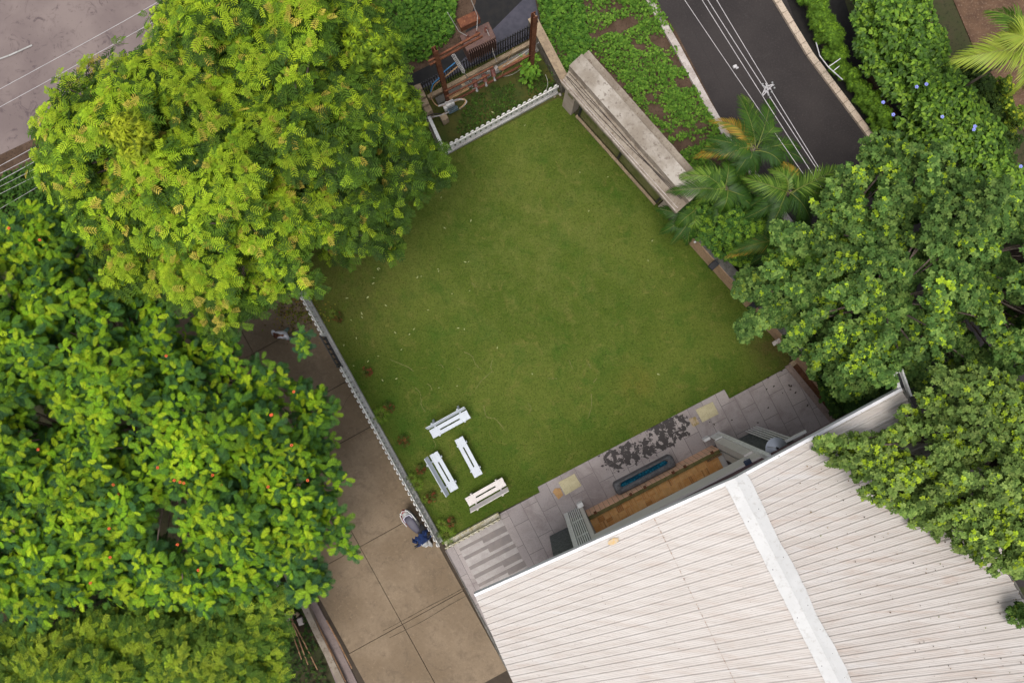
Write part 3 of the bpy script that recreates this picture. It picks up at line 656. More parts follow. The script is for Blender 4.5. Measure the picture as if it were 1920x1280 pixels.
# ------------------------------------------------------------------ picket fences
def picket_mesh(h=.86, w=.15):
    b = MB(); pts = [(-w / 2, 0), (w / 2, 0), (w / 2, h - .10), (w * .28, h - .03), (0, h), (-w * .28, h - .03), (-w / 2, h - .10)]
    n = len(pts); d = .045
    b.add([(x, -d / 2, z) for x, z in pts] + [(x, d / 2, z) for x, z in pts], [tuple(range(n)), tuple(range(n, 2 * n))[::-1]] + [((i + 1) % n, i, n + i, n + (i + 1) % n) for i in range(n)])
    return b
pick0 = {}
def picket(mat, parent, x, y, z, h=.86, tilt=0):
    k = (mat.name, h)
    if k not in pick0:
        o = picket_mesh(h).build('picket', mat, parent); pick0[k] = o.data
    else:
        o = bpy.data.objects.new('picket', pick0[k]); COL.objects.link(o); o.parent = parent
    o.location = (x, y, z); o.rotation_euler = (tilt, random.uniform(-.012, .012), 0)
    return o
def fence(p0, p1, side, mat, lab, kw=.15, kh=.16, h=.72, gap=None, pitch=.222, ky=0, kmat=None):
    d = p1 - p0; L = d.length
    r = empty('picket_fence', p0, math.atan2(d.y, d.x), lab, 'fence')
    b = MB(); nseg = int(L / 1.9) + 1
    for i in range(nseg):
        x0, x1 = i * L / nseg, (i + 1) * L / nseg - .008; b.box(((x0 + x1) / 2, side * kw / 2, kh / 2), (x1 - x0, kw, kh), bev=.006)
    b.build('kerb', kmat or mat, r)
    b = MB()
    segs = [(0, L)] if not gap else [(0, gap[0]), (gap[1], L)]
    for a, c in segs:
        b.box(((a + c) / 2, side * (kw - .05), kh + h * .66), (c - a, .04, .15))
    b.build('rail', mat, r)
    n = int(L / pitch)
    for i in range(n):
        x = (i + .5) * L / n
        if gap and gap[0] - .02 < x < gap[1] + .02: continue
        picket(mat, r, x, side * (kw - .02 + random.uniform(-.004, .004)), kh - .01, h)
    return r
pf0, pf1 = W(430, 283), W(831.5, 1012)
L_ = (pf1 - pf0).length; gd0 = (W(617, 626) - pf0).length; gd1 = (W(650, 684) - pf0).length
fence(pf0, pf1, -1, M['picket'], 'long white picket fence between the lawn and the driveway', gap=(gd0, gd1), kmat=M['plinth'])
fence(W(838, 291), W(1047, 177), 1, M['picket'], 'short white picket fence between the lawn and the transformer yard', kw=.13, h=.70, kmat=M['plinth'])
fence(W(833, 1013), W(934, 958), -1, M['picket_mossy'], 'short mossy flaking picket fence between the lawn and the granite paving', kw=.22, kh=.2, h=.42, pitch=.20)
# black gate in the long fence
g0_, g1_ = W(617, 626), W(650, 684); d = (g1_ - g0_); 
r = empty('picket_gate', g0_, math.atan2(d.y, d.x), 'small black slatted gate panel set in the long white fence', 'gate')
b = MB(); Lg = d.length
for z in (.26, .86): b.box((Lg / 2, -.14, z), (Lg, .04, .08))
b.box((.03, -.14, .5), (.06, .05, .86)); b.box((Lg - .03, -.14, .5), (.06, .05, .86)); b.build('gate_frame', M['black'], r)
for i in range(6):
    b = MB(); b.box((.14 + i * (Lg - .28) / 5, -.155, .56), (.07, .02, .56)); b.build('slat', M['black'], r)
# thin white edging wall of the yard
p, q = W(806, 224, 0), W(836, 290, 0); d = q - p
r = empty('edging_wall', p, math.atan2(d.y, d.x), 'thin weathered white edging wall at the left of the transformer yard', 'wall')
b = MB(); b.box((d.length / 2, 0, .22), (d.length, .13, .44), bev=.01); b.build('wall_body', M['picket'], r)
b = MB(); b.box((d.length / 2, -.12, .05), (d.length, .10, .10), bev=.01); b.build('footing', M['stonewall'], r)
# ------------------------------------------------------------------ boundary walls
def wallrun(name, pts, h, t, mat, lab, topmat=None, side=1, cat='wall', facemat=None):
    """pts: ground points of the garden-side face; thickness goes outward"""
    P = [W(*p) for p in pts]; r = empty(name, P[0], 0, lab, cat); o = P[0]
    N = []
    for i in range(len(P)):
        d = (P[min(i + 1, len(P) - 1)] - P[max(i - 1, 0)]).normalized(); N.append(Vector((-d.y, d.x, 0)) * side)
    def ring(a, c, z0, z1, m, nm):
        b = MB()
        for i in range(len(P) - 1):
            q = [P[i] + N[i] * a - o, P[i + 1] + N[i + 1] * a - o, P[i + 1] + N[i + 1] * c - o, P[i] + N[i] * c - o]; b.prism([(x.x, x.y) for x in q], z0, z1)
        return b.build(nm, m, r)
    if facemat: ring(-.025, -.001, 0.0, h - .02, facemat, 'face_boards')
    ring(0, t, 0, h, mat, 'wall_body'); 
    if topmat: ring(-.03, t + .03, h + .001, h + .05, topmat, 'coping')
    return r
bw = wallrun('boundary_wall', [(1258, 418), (1342, 512), (1440, 620), (1502, 688), (1592, 797), (1700, 925)], 1.05, .36, M['greyconc'], 'long boundary wall with boarded garden face beside the bushes', facemat=M['boards'])
# lights on the wall
wd = (W(1502, 688) - W(1258, 418)).normalized(); wa = math.atan2(wd.y, wd.x)
for (px, py, lab) in ((1337, 497, 'black box flood lamp on the boundary wall under the palm fronds'), (1412, 573, 'black box flood lamp on the boundary wall below the leaning branch'), (1563, 748, 'black box flood lamp on the boundary wall beside the soil bed')):
    r = empty('flood_lamp', W(px, py, 1.06), wa, lab, 'lamp', 'flood lamps on the boundary wall')
    b = MB(); b.box((0, -.02, .08), (.24, .34, .15), bev=.02); b.build('housing', M['black'], r)
    b = MB(); b.box((0, .17, .08), (.2, .012, .12)); b.build('glass', pm('lamp_glass', (.10, .12, .14), None, 5, rough=.15, bump=0), r)
    b = MB(); b.box((0, .05, -.02), (.05, .08, .06)); b.build('bracket', M['steel'], r)
for (px, py, lab) in ((1302.5, 454, 'small round metal spot lamp high on the boarded wall near the canopy pillar'), (1376, 535, 'small round metal spot lamp between the two upper black flood lamps'), (1526, 704, 'small round metal spot lamp on the wall above the soil bed')):
    r = empty('spot_lamp', W(px, py, .98), wa, lab, 'lamp', 'round spot lamps on the boundary wall')
    b = MB(); b.lathe((0, 0, 0), [(.045, 0), (.055, .03), (.05, .07), (.03, .075)], 12); b.build('lamp_body', M['steel'], r); b = MB(); b.lathe((0, 0, .076), [(.03, 0), (.01, .01)], 10); b.build('lens', M['white'], r)
r = empty('meter_box', W(1490, 661, 1.1), wa, 'small white and green electric box with cables on the boundary wall', 'box')
b = MB(); b.box((0, 0, .06), (.34, .14, .13), bev=.01); b.build('casing', M['white'], r); b = MB(); b.box((-.02, -.10, .02), (.3, .05, .1)); b.build('lid', pm('dark_green', (.02, .09, .06), None, 5), r)
r = empty('wall_bracket', W(1456, 641, .95), .5, 'loose pinkish stone slab leaning on the boundary wall', 'slab')
b = MB(); b.box((0, 0, 0), (.34, .16, .05), ry=.2, bev=.01); b.build('stone', M['kerb'], r)
r = empty('cable_coil', W(1472, 655, .8), 0, 'coil of dark cable hanging at the boundary wall beside the electric box', 'cable')
b = MB()
for k in range(3): b.tube([Vector((.13 * math.cos(t) * (1 + .1 * k), .10 * math.sin(t), .02 * k + .03 * math.sin(t * 2 + k))) for t in [i * .42 for i in range(16)]], .012, 6)
b.build('coil', M['cable_black'], r); b = MB(); b.tube([(.1, .05, .05), (.3, -.02, .25), (.42, -.1, .3)], .01, 6); b.build('lead', M['cable_black'], r)
# canopy wall with mossy panels
mw = wallrun('garden_wall', [(1083, 214), (1158, 297), (1234, 382)], 1.9, .12, M['mossy'], 'mossy green panel wall below the concrete canopy')
b = MB()
for f in (.02, .5, .98):
    p = W(1083, 214).lerp(W(1234, 382), f); q = p - W(1083, 214); b.box((q.x, q.y, .96), (.09, .12, 1.92), rz=math.atan2(-168, 151))
b.build('post', M['black'], mw)
b = MB(); p, q = W(1080, 218), W(1228, 384); d = q - p; c = (p + q) / 2 - W(1083, 214)
b.box((c.x, c.y, .04), (d.length, .10, .10), rz=math.atan2(d.y, d.x)); b.build('footing', M['block'], mw)
# canopy
za = 2.75
F0, F1 = W(1048.5, 152, za), W(1264, 396, za)
cd = (F1 - F0).normalized(); cn = Vector((-cd.y, cd.x, 0)); LC = (F1 - F0).length
can = empty('concrete_canopy', F0.xy.to_3d(), math.atan2(cd.y, cd.x), 'long weathered concrete canopy slab with a raised middle, on two beige pillars', 'canopy')
b = MB(); skew = .0
prof = [(0.0, za - .12), (0.0, za + .04), (.07, za + .04), (.08, za), (.50, za + .01), (.53, za + .28), (1.12, za + .30), (1.14, za + .05), (1.47, za + .04), (1.47, za - .12)]
n = len(prof); rings = []
for i in range(25):
    x = (LC + .1) * i / 24; rings.append([Vector((x + (-.06 if y > .5 and i == 0 else 0) + random.uniform(-.006, .006), y + random.uniform(-.006, .006), z + random.uniform(-.008, .008))) for y, z in prof])
# left end: the lower front lip is cut at a slant
for j, (y, z) in enumerate(prof): rings[0][j].x += (.10 if y < .3 else (.0 if y < .5 else -.05))
b.rings(rings)
# fix orientation not needed; separate lip and top materials by face height
o_ = b.build('slab', None, can, mats=[M['concrete'], M['concrete_top']])
for p_ in o_.data.polygons:
    if len(p_.vertices) == 4 and p_.center.z > za + .2: p_.material_index = 1
b = MB(); b.tube([(.0, .035, za + .055), (LC * .5, .036, za + .05), (LC, .035, za + .055)], .012, 6); b.tube([(.05, .13, za + .02), (LC * .5, .12, za + .025), (LC, .16, za + .02)], .013, 6); b.build('front_rods', M['kerb'], can)
b = MB(); 
for y0, am, ph in ((.30, .05, 0), (.36, .07, 1.2), (.25, .05, 2.6)):
    b.tube([(x, y0 + am * math.sin(x * .9 + ph) + .16 * max(0, (x - 1.2)) / 4, za + .03) for x in [i * (LC - .2) / 30 + .05 for i in range(31)]], .009, 5)
b.build('cable', M['cable_black'], can)
for (px, py, lx, ly) in ((1066, 204, .52, .40), (1246, 392, .52, .42)):
    q = W(px, py); b = MB(); q2 = q - can.location; a_ = -can.rotation_euler.z; x, y = q2.x * math.cos(a_) - q2.y * math.sin(a_), q2.x * math.sin(a_) + q2.y * math.cos(a_)
    b.box((x, y + .08, 1.32), (lx, ly, 2.64), bev=.015); pl = b.build('pillar', M['beige'], can)
    b = MB(); b.box((x + .04, y + .08 - ly / 2 - .004, 1.95), (.26, .02, .75)); b.build('recess_panel', M['olive'], pl)
# ------------------------------------------------------------------ overhead wires
def wire(pts, z, lab, grp, r=.015):
    P = [W(x, y, z) for x, y in pts]; a, c = P[0], P[-1]
    L = [a.lerp(c, i / 20) - Vector((0, 0, .35 * 4 * (i / 20) * (1 - i / 20))) for i in range(21)]
    b = MB(); b.tube([p - a for p in L], r * (.68 if z < 4.5 else .72), 6); o = b.build('overhead_wire', M['wire']); o.location = a; tag(o, lab, 'wire', grp); return o
def thru(x0, y0, x1, y1, ya, yb):
    f = lambda y: x0 + (x1 - x0) * (y - y0) / (y1 - y0); return [(f(ya), ya), (f(yb), yb)]
g_ = 'overhead wires above the dark lane'
for i, (a, z) in enumerate((((1361, 100, 1522, 332), 4.1), ((1389, 100, 1539, 332), 4.2), ((1401, 100, 1549, 325), 4.3), ((1414, 100, 1552, 322), 4.3))):
    wire(thru(*a, -260, 900), z, 'pale wire over the dark lane, ' + ('outermost on the garden side', 'second from the garden side', 'third from the garden side', 'outermost on the hedge side')[i], g_, .016 if i else .014)
wire(thru(1331, 100, 1375, 182, -260, 900), 3.9, 'thin dark wire over the garden side of the dark lane', g_, .006).data.materials[0] = M['cable_black']
g_ = 'overhead wires above the dusty road corner'
for i, a in enumerate(((0, 152, 95, 100), (0, 186, 156, 100), (0, 298, 53, 269), (0, 313, 52, 286), (0, 326, 54, 296), (0, 338, 68, 303), (0, 352, 63, 320), (0, 379, 80, 332))):
    f = lambda x: a[1] + (a[3] - a[1]) * (x - a[0]) / (a[2] - a[0])
    wire([(-500, f(-500)), (700, f(700))], 4.6, 'pale wire over the upper left corner, ' + ('topmost over the dusty road', 'second over the dusty road', 'first of the lower bundle at the verge', 'second of the lower bundle at the verge', 'third of the lower bundle at the verge', 'fourth of the lower bundle, over the weeds', 'fifth of the lower bundle, over the weeds', 'last of the lower bundle, over the weeds')[i], g_, .014 if i < 5 else .009)
r = empty('wire_spacer', W(1440, 163, 4.0), 0, 'metal spacer frame holding the overhead wires apart', 'spacer')
b = MB(); k_ = (H - 4.0) / PX
def lp(x, y): return ((x - 1440) * k_, (163 - y) * k_, 0)
for a, c in (((1429, 178), (1436, 163)), ((1436, 163), (1450, 158)), ((1430, 180), (1450, 158)), ((1436, 156), (1441, 178)), ((1433, 172), (1440, 170)), ((1429, 160), (1446, 168))): b.tube([lp(*a), lp(*c)], .018, 6)
b.build('frame', M['wire'], r)
b = MB()
for x, y in ((1430, 158), (1433, 163), (1448, 155), (1452, 165), (1441, 178), (1447, 172), (1450, 160), (1444, 183)): b.ellipsoid(lp(x, y), (.035, .035, .035), 8)
b.build('insulator', M['steel'], r)
r = empty('wire_clamp', W(1378, 125, 3.95), .4, 'small pale clamp on the garden-side overhead wire', 'clamp')
b = MB(); b.box((0, 0, 0), (.13, .10, .08), bev=.015); b.box((.04, -.08, .02), (.08, .05, .05)); b.build('body', M['wire'], r)
# ------------------------------------------------------------------ transformer yard
tr = empty('rusty_gantry', W(843, 199), 0, 'rusty steel frame of posts and beams carrying the transformer gear', 'gantry')
TO = tr.location
def tp(b, name, mat, par=tr, smooth=False): return b.build(name, mat, par, TO, smooth)
def beam(b, p, q, w=.09, h=.12):
    d = q - p; c = (p + q) / 2; b.box(c, (d.length, w, h), rz=math.atan2(d.y, d.x), ry=-math.asin(d.z / d.length))
def ibeam(b, p, z0, z1, rz):
    c = Vector((p.x, p.y, (z0 + z1) / 2)); b.box(c, (.02, .16, z1 - z0), rz=rz)
    for s in (-.08, .08): b.box(c + Matrix.Rotation(rz, 3, 'Z') @ Vector((0, s, 0)), (.16, .014, z1 - z0), rz=rz)
ra = math.atan2(75, 150)
for (x, y, z1) in ((843, 199, 5.2), (994, 147, 5.2)):
    b = MB(); ibeam(b, W(x, y), 0, z1, ra); tp(b, 'post', M['rust'])
for p_, q_, w_, h_ in ((W(850, 190, .75), W(1000, 112, .75), .075, .09), (W(836, 182, 1.7), W(918, 140, 1.7), .05, .07), (W(834, 172, 1.9), W(925, 125, 1.9), .05, .07), (W(940, 132, 2.0), W(1004, 98, 2.0), .07, .08), (W(806, 122, 4.3), W(905, 68, 4.3), .055, .08), (W(803, 116, 4.5), W(900, 62, 4.5), .055, .08)):
    b = MB(); beam(b, p_, q_, w_, h_); tp(b, 'beam', M['rust'])
b = MB(); beam(b, W(842, 184, 1.45), W(878, 164, 1.45), .16, .08); tp(b, 'timber_baulk', M['oldwood']); b = MB(); beam(b, W(935, 130, 1.3), W(985, 103, 1.3), .14, .06); tp(b, 'timber_baulk', M['oldwood'])
# insulators on the low beam
for i, (x, y) in enumerate(((889, 150), (907, 140), (923, 130))):
    r = empty('insulator', W(x, y, 1.5), 0, ('brown ribbed insulator at the left end of the low rusty beam', 'middle brown ribbed insulator over the low rusty beam', 'brown ribbed insulator nearest the right-hand rusty post')[i], 'insulator', 'insulators of the transformer')
    rd = W(x, y, 1.5).xy.to_3d().normalized(); ax = (Vector((.18, -.55, -.75))).normalized()
    Rm = Vector((0, 0, 1)).rotation_difference(ax).to_matrix(); b = MB(); prof = []
    for k in range(5): prof += [(.055, k * .06), (.10, k * .06 + .02), (.055, k * .06 + .045)]
    b.lathe((0, 0, 0), prof, 12, Rm); b.build('ceramic', M['ceramic'], r, smooth=True); b = MB(); b.lathe(ax * .30, [(.03, 0), (.035, .12), (.05, .13), (.05, .18), (.01, .2)], 10, Rm); b.build('cap', M['steel'], r)
# transformer box
r = empty('transformer', W(905, 130, 0), ra - .02, 'large brown ribbed transformer tank standing on the frame', 'transformer')
b = MB(); b.box((0, .16, 2.1), (1.15, .62, .9), bev=.02); tank = b.build('tank', M['brownmetal'], r)
b = MB()
for i in range(14): b.box((-.52 + i * .08, -.20, 2.1), (.02, .12, .8))
b.build('cooling_fins', M['brownmetal'], r)
b = MB()
for i in range(3): b.lathe((-.35 + i * .35, .2, 2.55), [(.05, 0), (.07, .05), (.05, .1), (.07, .15), (.04, .22), (.015, .35)], 10)
b.build('bushing', M['ceramic'], r)
b = MB(); b.box((-.1, .62, 2.9), (.75, .34, .34), bev=.02); b.build('conservator', M['rust'], r)
b = MB(); b.tube([(-.35, .2, 2.8), (-.6, .3, 3.2), (-.8, .6, 4.2)], .012, 6); b.tube([(.35, .2, 2.8), (.4, -.1, 2.4), (.35, -.35, 1.9), (.4, -.5, 1.4)], .012, 6); b.tube([(0, .2, 2.85), (.2, .5, 3.2), (.1, .9, 4.2)], .012, 6); b.build('lead', M['cable_grey'], r)
# coil/spring stay
r = empty('stay_rod', W(884, 158, .9), 0, 'thin grey stay rod with a spiral end leaning over the frame', 'rod')
b = MB(); p0_ = W(884, 158, .9); p1_ = W(850, 104, 3.6); b.tube([Vector(), p1_ - p0_], .015, 6); b.build('rod', M['steel'], r)
b = MB(); d = (p1_ - p0_); e1 = d.cross(Vector((0, 0, 1))).normalized(); e2 = d.cross(e1).normalized()
b.tube([d * (.45 + .55 * k / 90) + (e1 * math.cos(k * .8) + e2 * math.sin(k * .8)) * .06 for k in range(90)], .014, 5); b.build('spiral', M['cable_grey'], r)
# cables
def cable(pts, mat, r_, lab, name='cable'):
    P = spline([W(*p) for p in pts], 7); b = MB(); b.tube([p - P[0] for p in P], r_, 6); o = b.build(name, mat); o.location = P[0]; return tag(o, lab, 'cable')
cable([(853, 118, 3.2), (835, 133, 2.9), (822, 148, 2.6), (812, 158, 2.3), (808, 172, 1.9)], M['cable_blue'], .022, 'blue cable curving over the black slatted fence')
cable([(858, 125, 3.0), (834, 145, 2.6), (815, 160, 2.0), (808, 178, 1.4), (814, 193, .9), (824, 199, .7), (845, 194, .7), (866, 186, .8), (873, 190, .8), (868, 198, .7), (862, 203, .6)], M['cable_tan'], .022, 'tan cable sweeping in a wide loop past the rusty post')
for i, dz in enumerate((0, 1, 2)):
    cable([(822, 198 + dz, .85), (840, 192 + dz, .8), (858, 186 + dz, .8), (871 + dz, 186 + dz, .8), (872 + dz, 194, .75), (862, 203 + dz, .5)], M['cable_grey'], .016, ('pale cable loop at the foot of the rusty post, outermost turn', 'pale cable loop at the foot of the rusty post, middle turn', 'pale cable loop at the foot of the rusty post, innermost turn')[i])
cable([(800, 222, .2), (812, 219, .5), (828, 216, .5), (842, 210, .5)], M['cable_grey'], .025, 'thick grey cable running from the wall stub to the meter box')
cable([(795, 238, .03), (793, 228, .2), (800, 219, .5), (815, 214, .6), (835, 214, .4)], M['cable_black'], .02, 'black cable drooping over the end of the edging wall')
cable([(975, 131, 1.2), (960, 140, .6), (940, 145, .4), (915, 155, .3), (885, 168, .2)], M['cable_grey'], .01, 'thin slack cable lying under the low rusty beam')
cable([(930, 133, 1.0), (955, 118, 1.6), (985, 98, 2.2), (1010, 80, 3)], M['cable_grey'], .016, 'pale cable rising from the right insulator past the post')
cable([(940, 142, .9), (950, 118, 2.0), (962, 90, 3.2)], M['cable_tan'], .010, 'thin brown wire rising steeply between insulators and post')
cable([(1024, 172, .7), (1027, 155, .9), (1023, 140, 1.1)], M['cable_grey'], .008, 'thin cord hanging on the stone wall by the picket fence')
# meter boxes and blocks
r = empty('meter_cabinet', W(848, 209, 0), ra, 'open white and blue meter cabinet with wiring at the foot of the rusty post', 'cabinet')
b = MB(); b.box((0, .08, .55), (.34, .18, .5), bev=.01); b.box((-.22, .06, .5), (.12, .16, .36)); b.build('casing', M['picket'], r)
b = MB(); b.box((.02, -.10, .42), (.40, .14, .18)); b.build('switch_gear', pm('blue_grey_gear', (.12, .22, .27), (.06, .07, .08), 14, (.4, .4, .4), 30), r)
b = MB()
for k in range(9): b.tube([(-.12 + .035 * k, .0, .62), (-.14 + .04 * k, -.09, .66), (-.12 + .035 * k, -.17, .5)], .008, 5)
b.build('wiring', M['cable_black'], r); b = MB(); b.tube([(0, 0, 0), (0, 0, .35)], .03, 6); b.build('stand', M['rust'], r)
r = empty('stone_block', W(835, 228, 0), ra + .08, 'squared brown stone block standing on the yard grass', 'block')
b = MB(); b.box((0, .02, .26), (.27, .27, .52), bev=.02); b.build('block_body', M['block'], r)
r = empty('masonry_pier', W(800, 205), 0, 'weathered masonry pier at the left corner of the transformer yard', 'pier')
b = MB(); da = math.atan2(-43, 18)
for k, (x, y) in enumerate(((789, 178), (794, 188), (799, 199), (804, 209))):
    p = W(x, y, .6) - W(800, 205); b.box((p.x, p.y, .45 + .08 * (3 - k)), (.235, .27, .9 + .16 * (3 - k)), rz=da + random.uniform(-.06, .06), bev=.02)
b.build('masonry', M['block'], r)
# slatted fence behind, dark bank
sf0, sf1 = W(796, 176, 0), W(1010, 62, 0); d = sf1 - sf0
r = empty('slatted_fence', sf0, math.atan2(d.y, d.x), 'black upright bar fence behind the transformer', 'fence')
b = MB(); 
for z in (.3, .95): b.box((d.length / 2, 0, z), (d.length, .03, .05))
b.build('rail', M['black'], r)
b = MB(); b.box((.02, 0, .55), (.035, .05, 1.1)); bar0 = b.build('bar', M['black'], r); n = int(d.length / .105)
for i in range(1, n):
    o = bar0.copy(); COL.objects.link(o); o.parent = r; o.location = (i * .105, 0, random.uniform(-.01, .01))
    if i > 97: break
r2 = empty('retaining_wall', W(812, 182), math.atan2(d.y, d.x), 'low stained retaining wall below the black bar fence', 'wall')
b = MB(); b.box((d.length / 2 - .2, .02, .12), (d.length, .16, .24), bev=.02); b.build('wall_body', M['block'], r2); b = MB(); b.box((d.length / 2 - .1, -.25, .06), (d.length * .95, .3, .12), bev=.02); b.build('footing', M['greyconc'], r2)
flat('bank_tarpaulin', [(760, 178), (792, 180), (1015, 60), (1000, -20), (740, 150)], .006, M['tarp'], 'dark sheeting in the trench behind the bar fence', .02)
flat('trench', [(740, 150), (765, 178), (860, 120), (1000, -20), (880, -20), (742, 125)], .010, pm('black_trench', (.008, .008, .009), (.014, .013, .012), 4), 'black trench behind the bar fence', .02)
flat('earth_bank', [(700, 142), (745, 152), (862, 95), (900, -20), (860, -20), (700, 105)], .014, M['soil'], 'brown earth bank beyond the trench', .02)
sw = wallrun('stone_wall', [(1052, 176), (1030, 134), (990, 58)], .95, .28, M['stonewall'], 'stained stone wall between transformer yard and weeds', side=-1, topmat=M['block'])
r = empty('rubble_heap', W(970, 118), 0, 'pale broken rubble lying under the rusty beams', 'rubble')
for k, (x, y, s_) in enumerate(((868, 160, .22), (878, 156, .16), (917, 137, .2), (930, 130, .22), (885, 162, .12), (900, 148, .14), (1040, 182, .1), (1050, 178, .12))):
    b = MB(); p = W(x, y) - W(970, 118); b.box((p.x, p.y, s_ * .3), (s_, s_ * .7, s_ * .6), rz=random.uniform(0, 3), rx=random.uniform(-.3, .3), bev=s_ * .12); b.build('rubble_piece', random.choice((M['concrete'], M['kerb'], M['block'])), r)
r = empty('dry_branch', W(1045, 160), 0, 'black charred debris in the corner under the stone wall', 'debris')
b = MB()
for k in range(14):
    p = W(1038 + random.uniform(-10, 14), 162 + random.uniform(-16, 14)) - W(1045, 160); a_ = random.uniform(0, 6.3); l_ = random.uniform(.1, .3)
    b.tube([(p.x, p.y, .03), (p.x + l_ * math.cos(a_), p.y + l_ * math.sin(a_), random.uniform(.05, .25))], .018, 5, .006)
b.build('debris', M['black'], r)
# lower-left poles and blocks
for i, (x0, y0, x1, y1) in enumerate(((533, 1150, 552, 1200), (540, 1148, 562, 1205), (546, 1158, 575, 1215), (582, 1146, 606, 1195), (585, 1150, 622, 1225), (612, 1162, 640, 1215))):
    p, q = W(x0, y0, .12 + .03 * (i % 3)), W(x1, y1, .2 + .02 * (i % 2)); dd = (q - p) * 1.7
    b = MB(); b.tube([Vector(), dd * .5 + Vector((.02, .01, .01)), dd], .028, 7, .022); o = b.build('bamboo_pole', pm('bamboo_%d' % i, (.36, .22, .12), (.24, .13, .07), 5, None, 10) if i == 0 else bpy.data.materials['bamboo_0']); o.location = p
    tag(o, 'brown bamboo pole, ' + ('first from the left beside the low wall', 'second from the left beside the low wall', 'third from the left beside the low wall', 'left one of the pair on the paver strip', 'right one of the pair on the paver strip', 'alone at the edge of the driveway slab')[i], 'pole', 'bamboo poles at the lower left')
for i, (x, y, s_) in enumerate(((543, 1152, .34), (556, 1148, .26), (520, 1092, .25), (533, 1112, .22), (565, 1162, .3))):
    b = MB(); b.box((0, 0, s_ * .25), (s_, s_ * .7, s_ * .5), rz=-1.0 + random.uniform(-.3, .3), bev=.02); o = b.build('rubble_block', M['block'] if i % 2 else M['kerb']); o.location = W(x, y)
    tag(o, 'pale rubble block by the low wall, ' + ('largest, beside the bamboo poles', 'squat one just right of the largest', 'highest up among the leaves', 'second highest, half under leaves', 'lowest, nearest the bottom of the low wall')[i], 'block', 'rubble blocks at the lower left')
b = MB(); p = W(581, 1131); b.prism([(-.045, 0), (0, -.05), (.05, 0), (0, .05)], 0, .02); o = b.build('drain_cover', M['black']); o.location = (p.x, p.y, .05); tag(o, 'tiny black diamond drain cover in the paver strip', 'drain cover')
# wooden post fence at the hedge
r = empty('post_fence', W(1540, 115), 0, 'pale bent pipe rail at the top of the low hedge', 'rail')
b = MB(); P = [W(x, y, .9) - W(1540, 115) for x, y in ((1530, 80), (1537, 105), (1553, 126), (1580, 150))]; b.tube(P, .022, 7); b.tube([W(1553, 126, .9) - W(1540, 115), W(1576, 110, 1.1) - W(1540, 115)], .016, 6); b.tube([W(1562, 134, .85) - W(1540, 115), W(1574, 124, .95) - W(1540, 115)], .014, 6); b.tube([W(1553, 126, 0) - W(1540, 115), W(1553, 126, .9) - W(1540, 115)], .02, 6); b.build('pipe', M['steel'], r)
b = MB(); pts = [(1625, 150), (1660, 205), (1700, 258), (1745, 320), (1790, 370)]
P = [W(*p) for p in pts]; r = empty('kerb_wall', P[0], 0, 'thin brown concrete kerb wall along the dark drain', 'kerb')
for i in range(4):
    d = (P[i + 1] - P[i]); c = (P[i] + P[i + 1]) / 2 - P[0]; b.box((c.x, c.y, .15), (d.length, .14, .3), rz=math.atan2(d.y, d.x))
b.build('wall_body', M['soil'], r)
for i, (x, y) in enumerate(((1755, 268), (1768, 285), (1775, 300))):
    b = MB(); b.box((0, 0, .1), (.34, .26, .2), rz=.7 + i, bev=.03); o = b.build('brick_block', pm('brick_brown_%d' % i, (.22, .11, .07), (.15, .08, .05), 6)); o.location = W(x - 8, y); tag(o, 'broken brown brick block below the creeper hedge, ' + ('uppermost', 'middle', 'lowest')[i], 'brick', 'brown bricks below the creeper hedge')
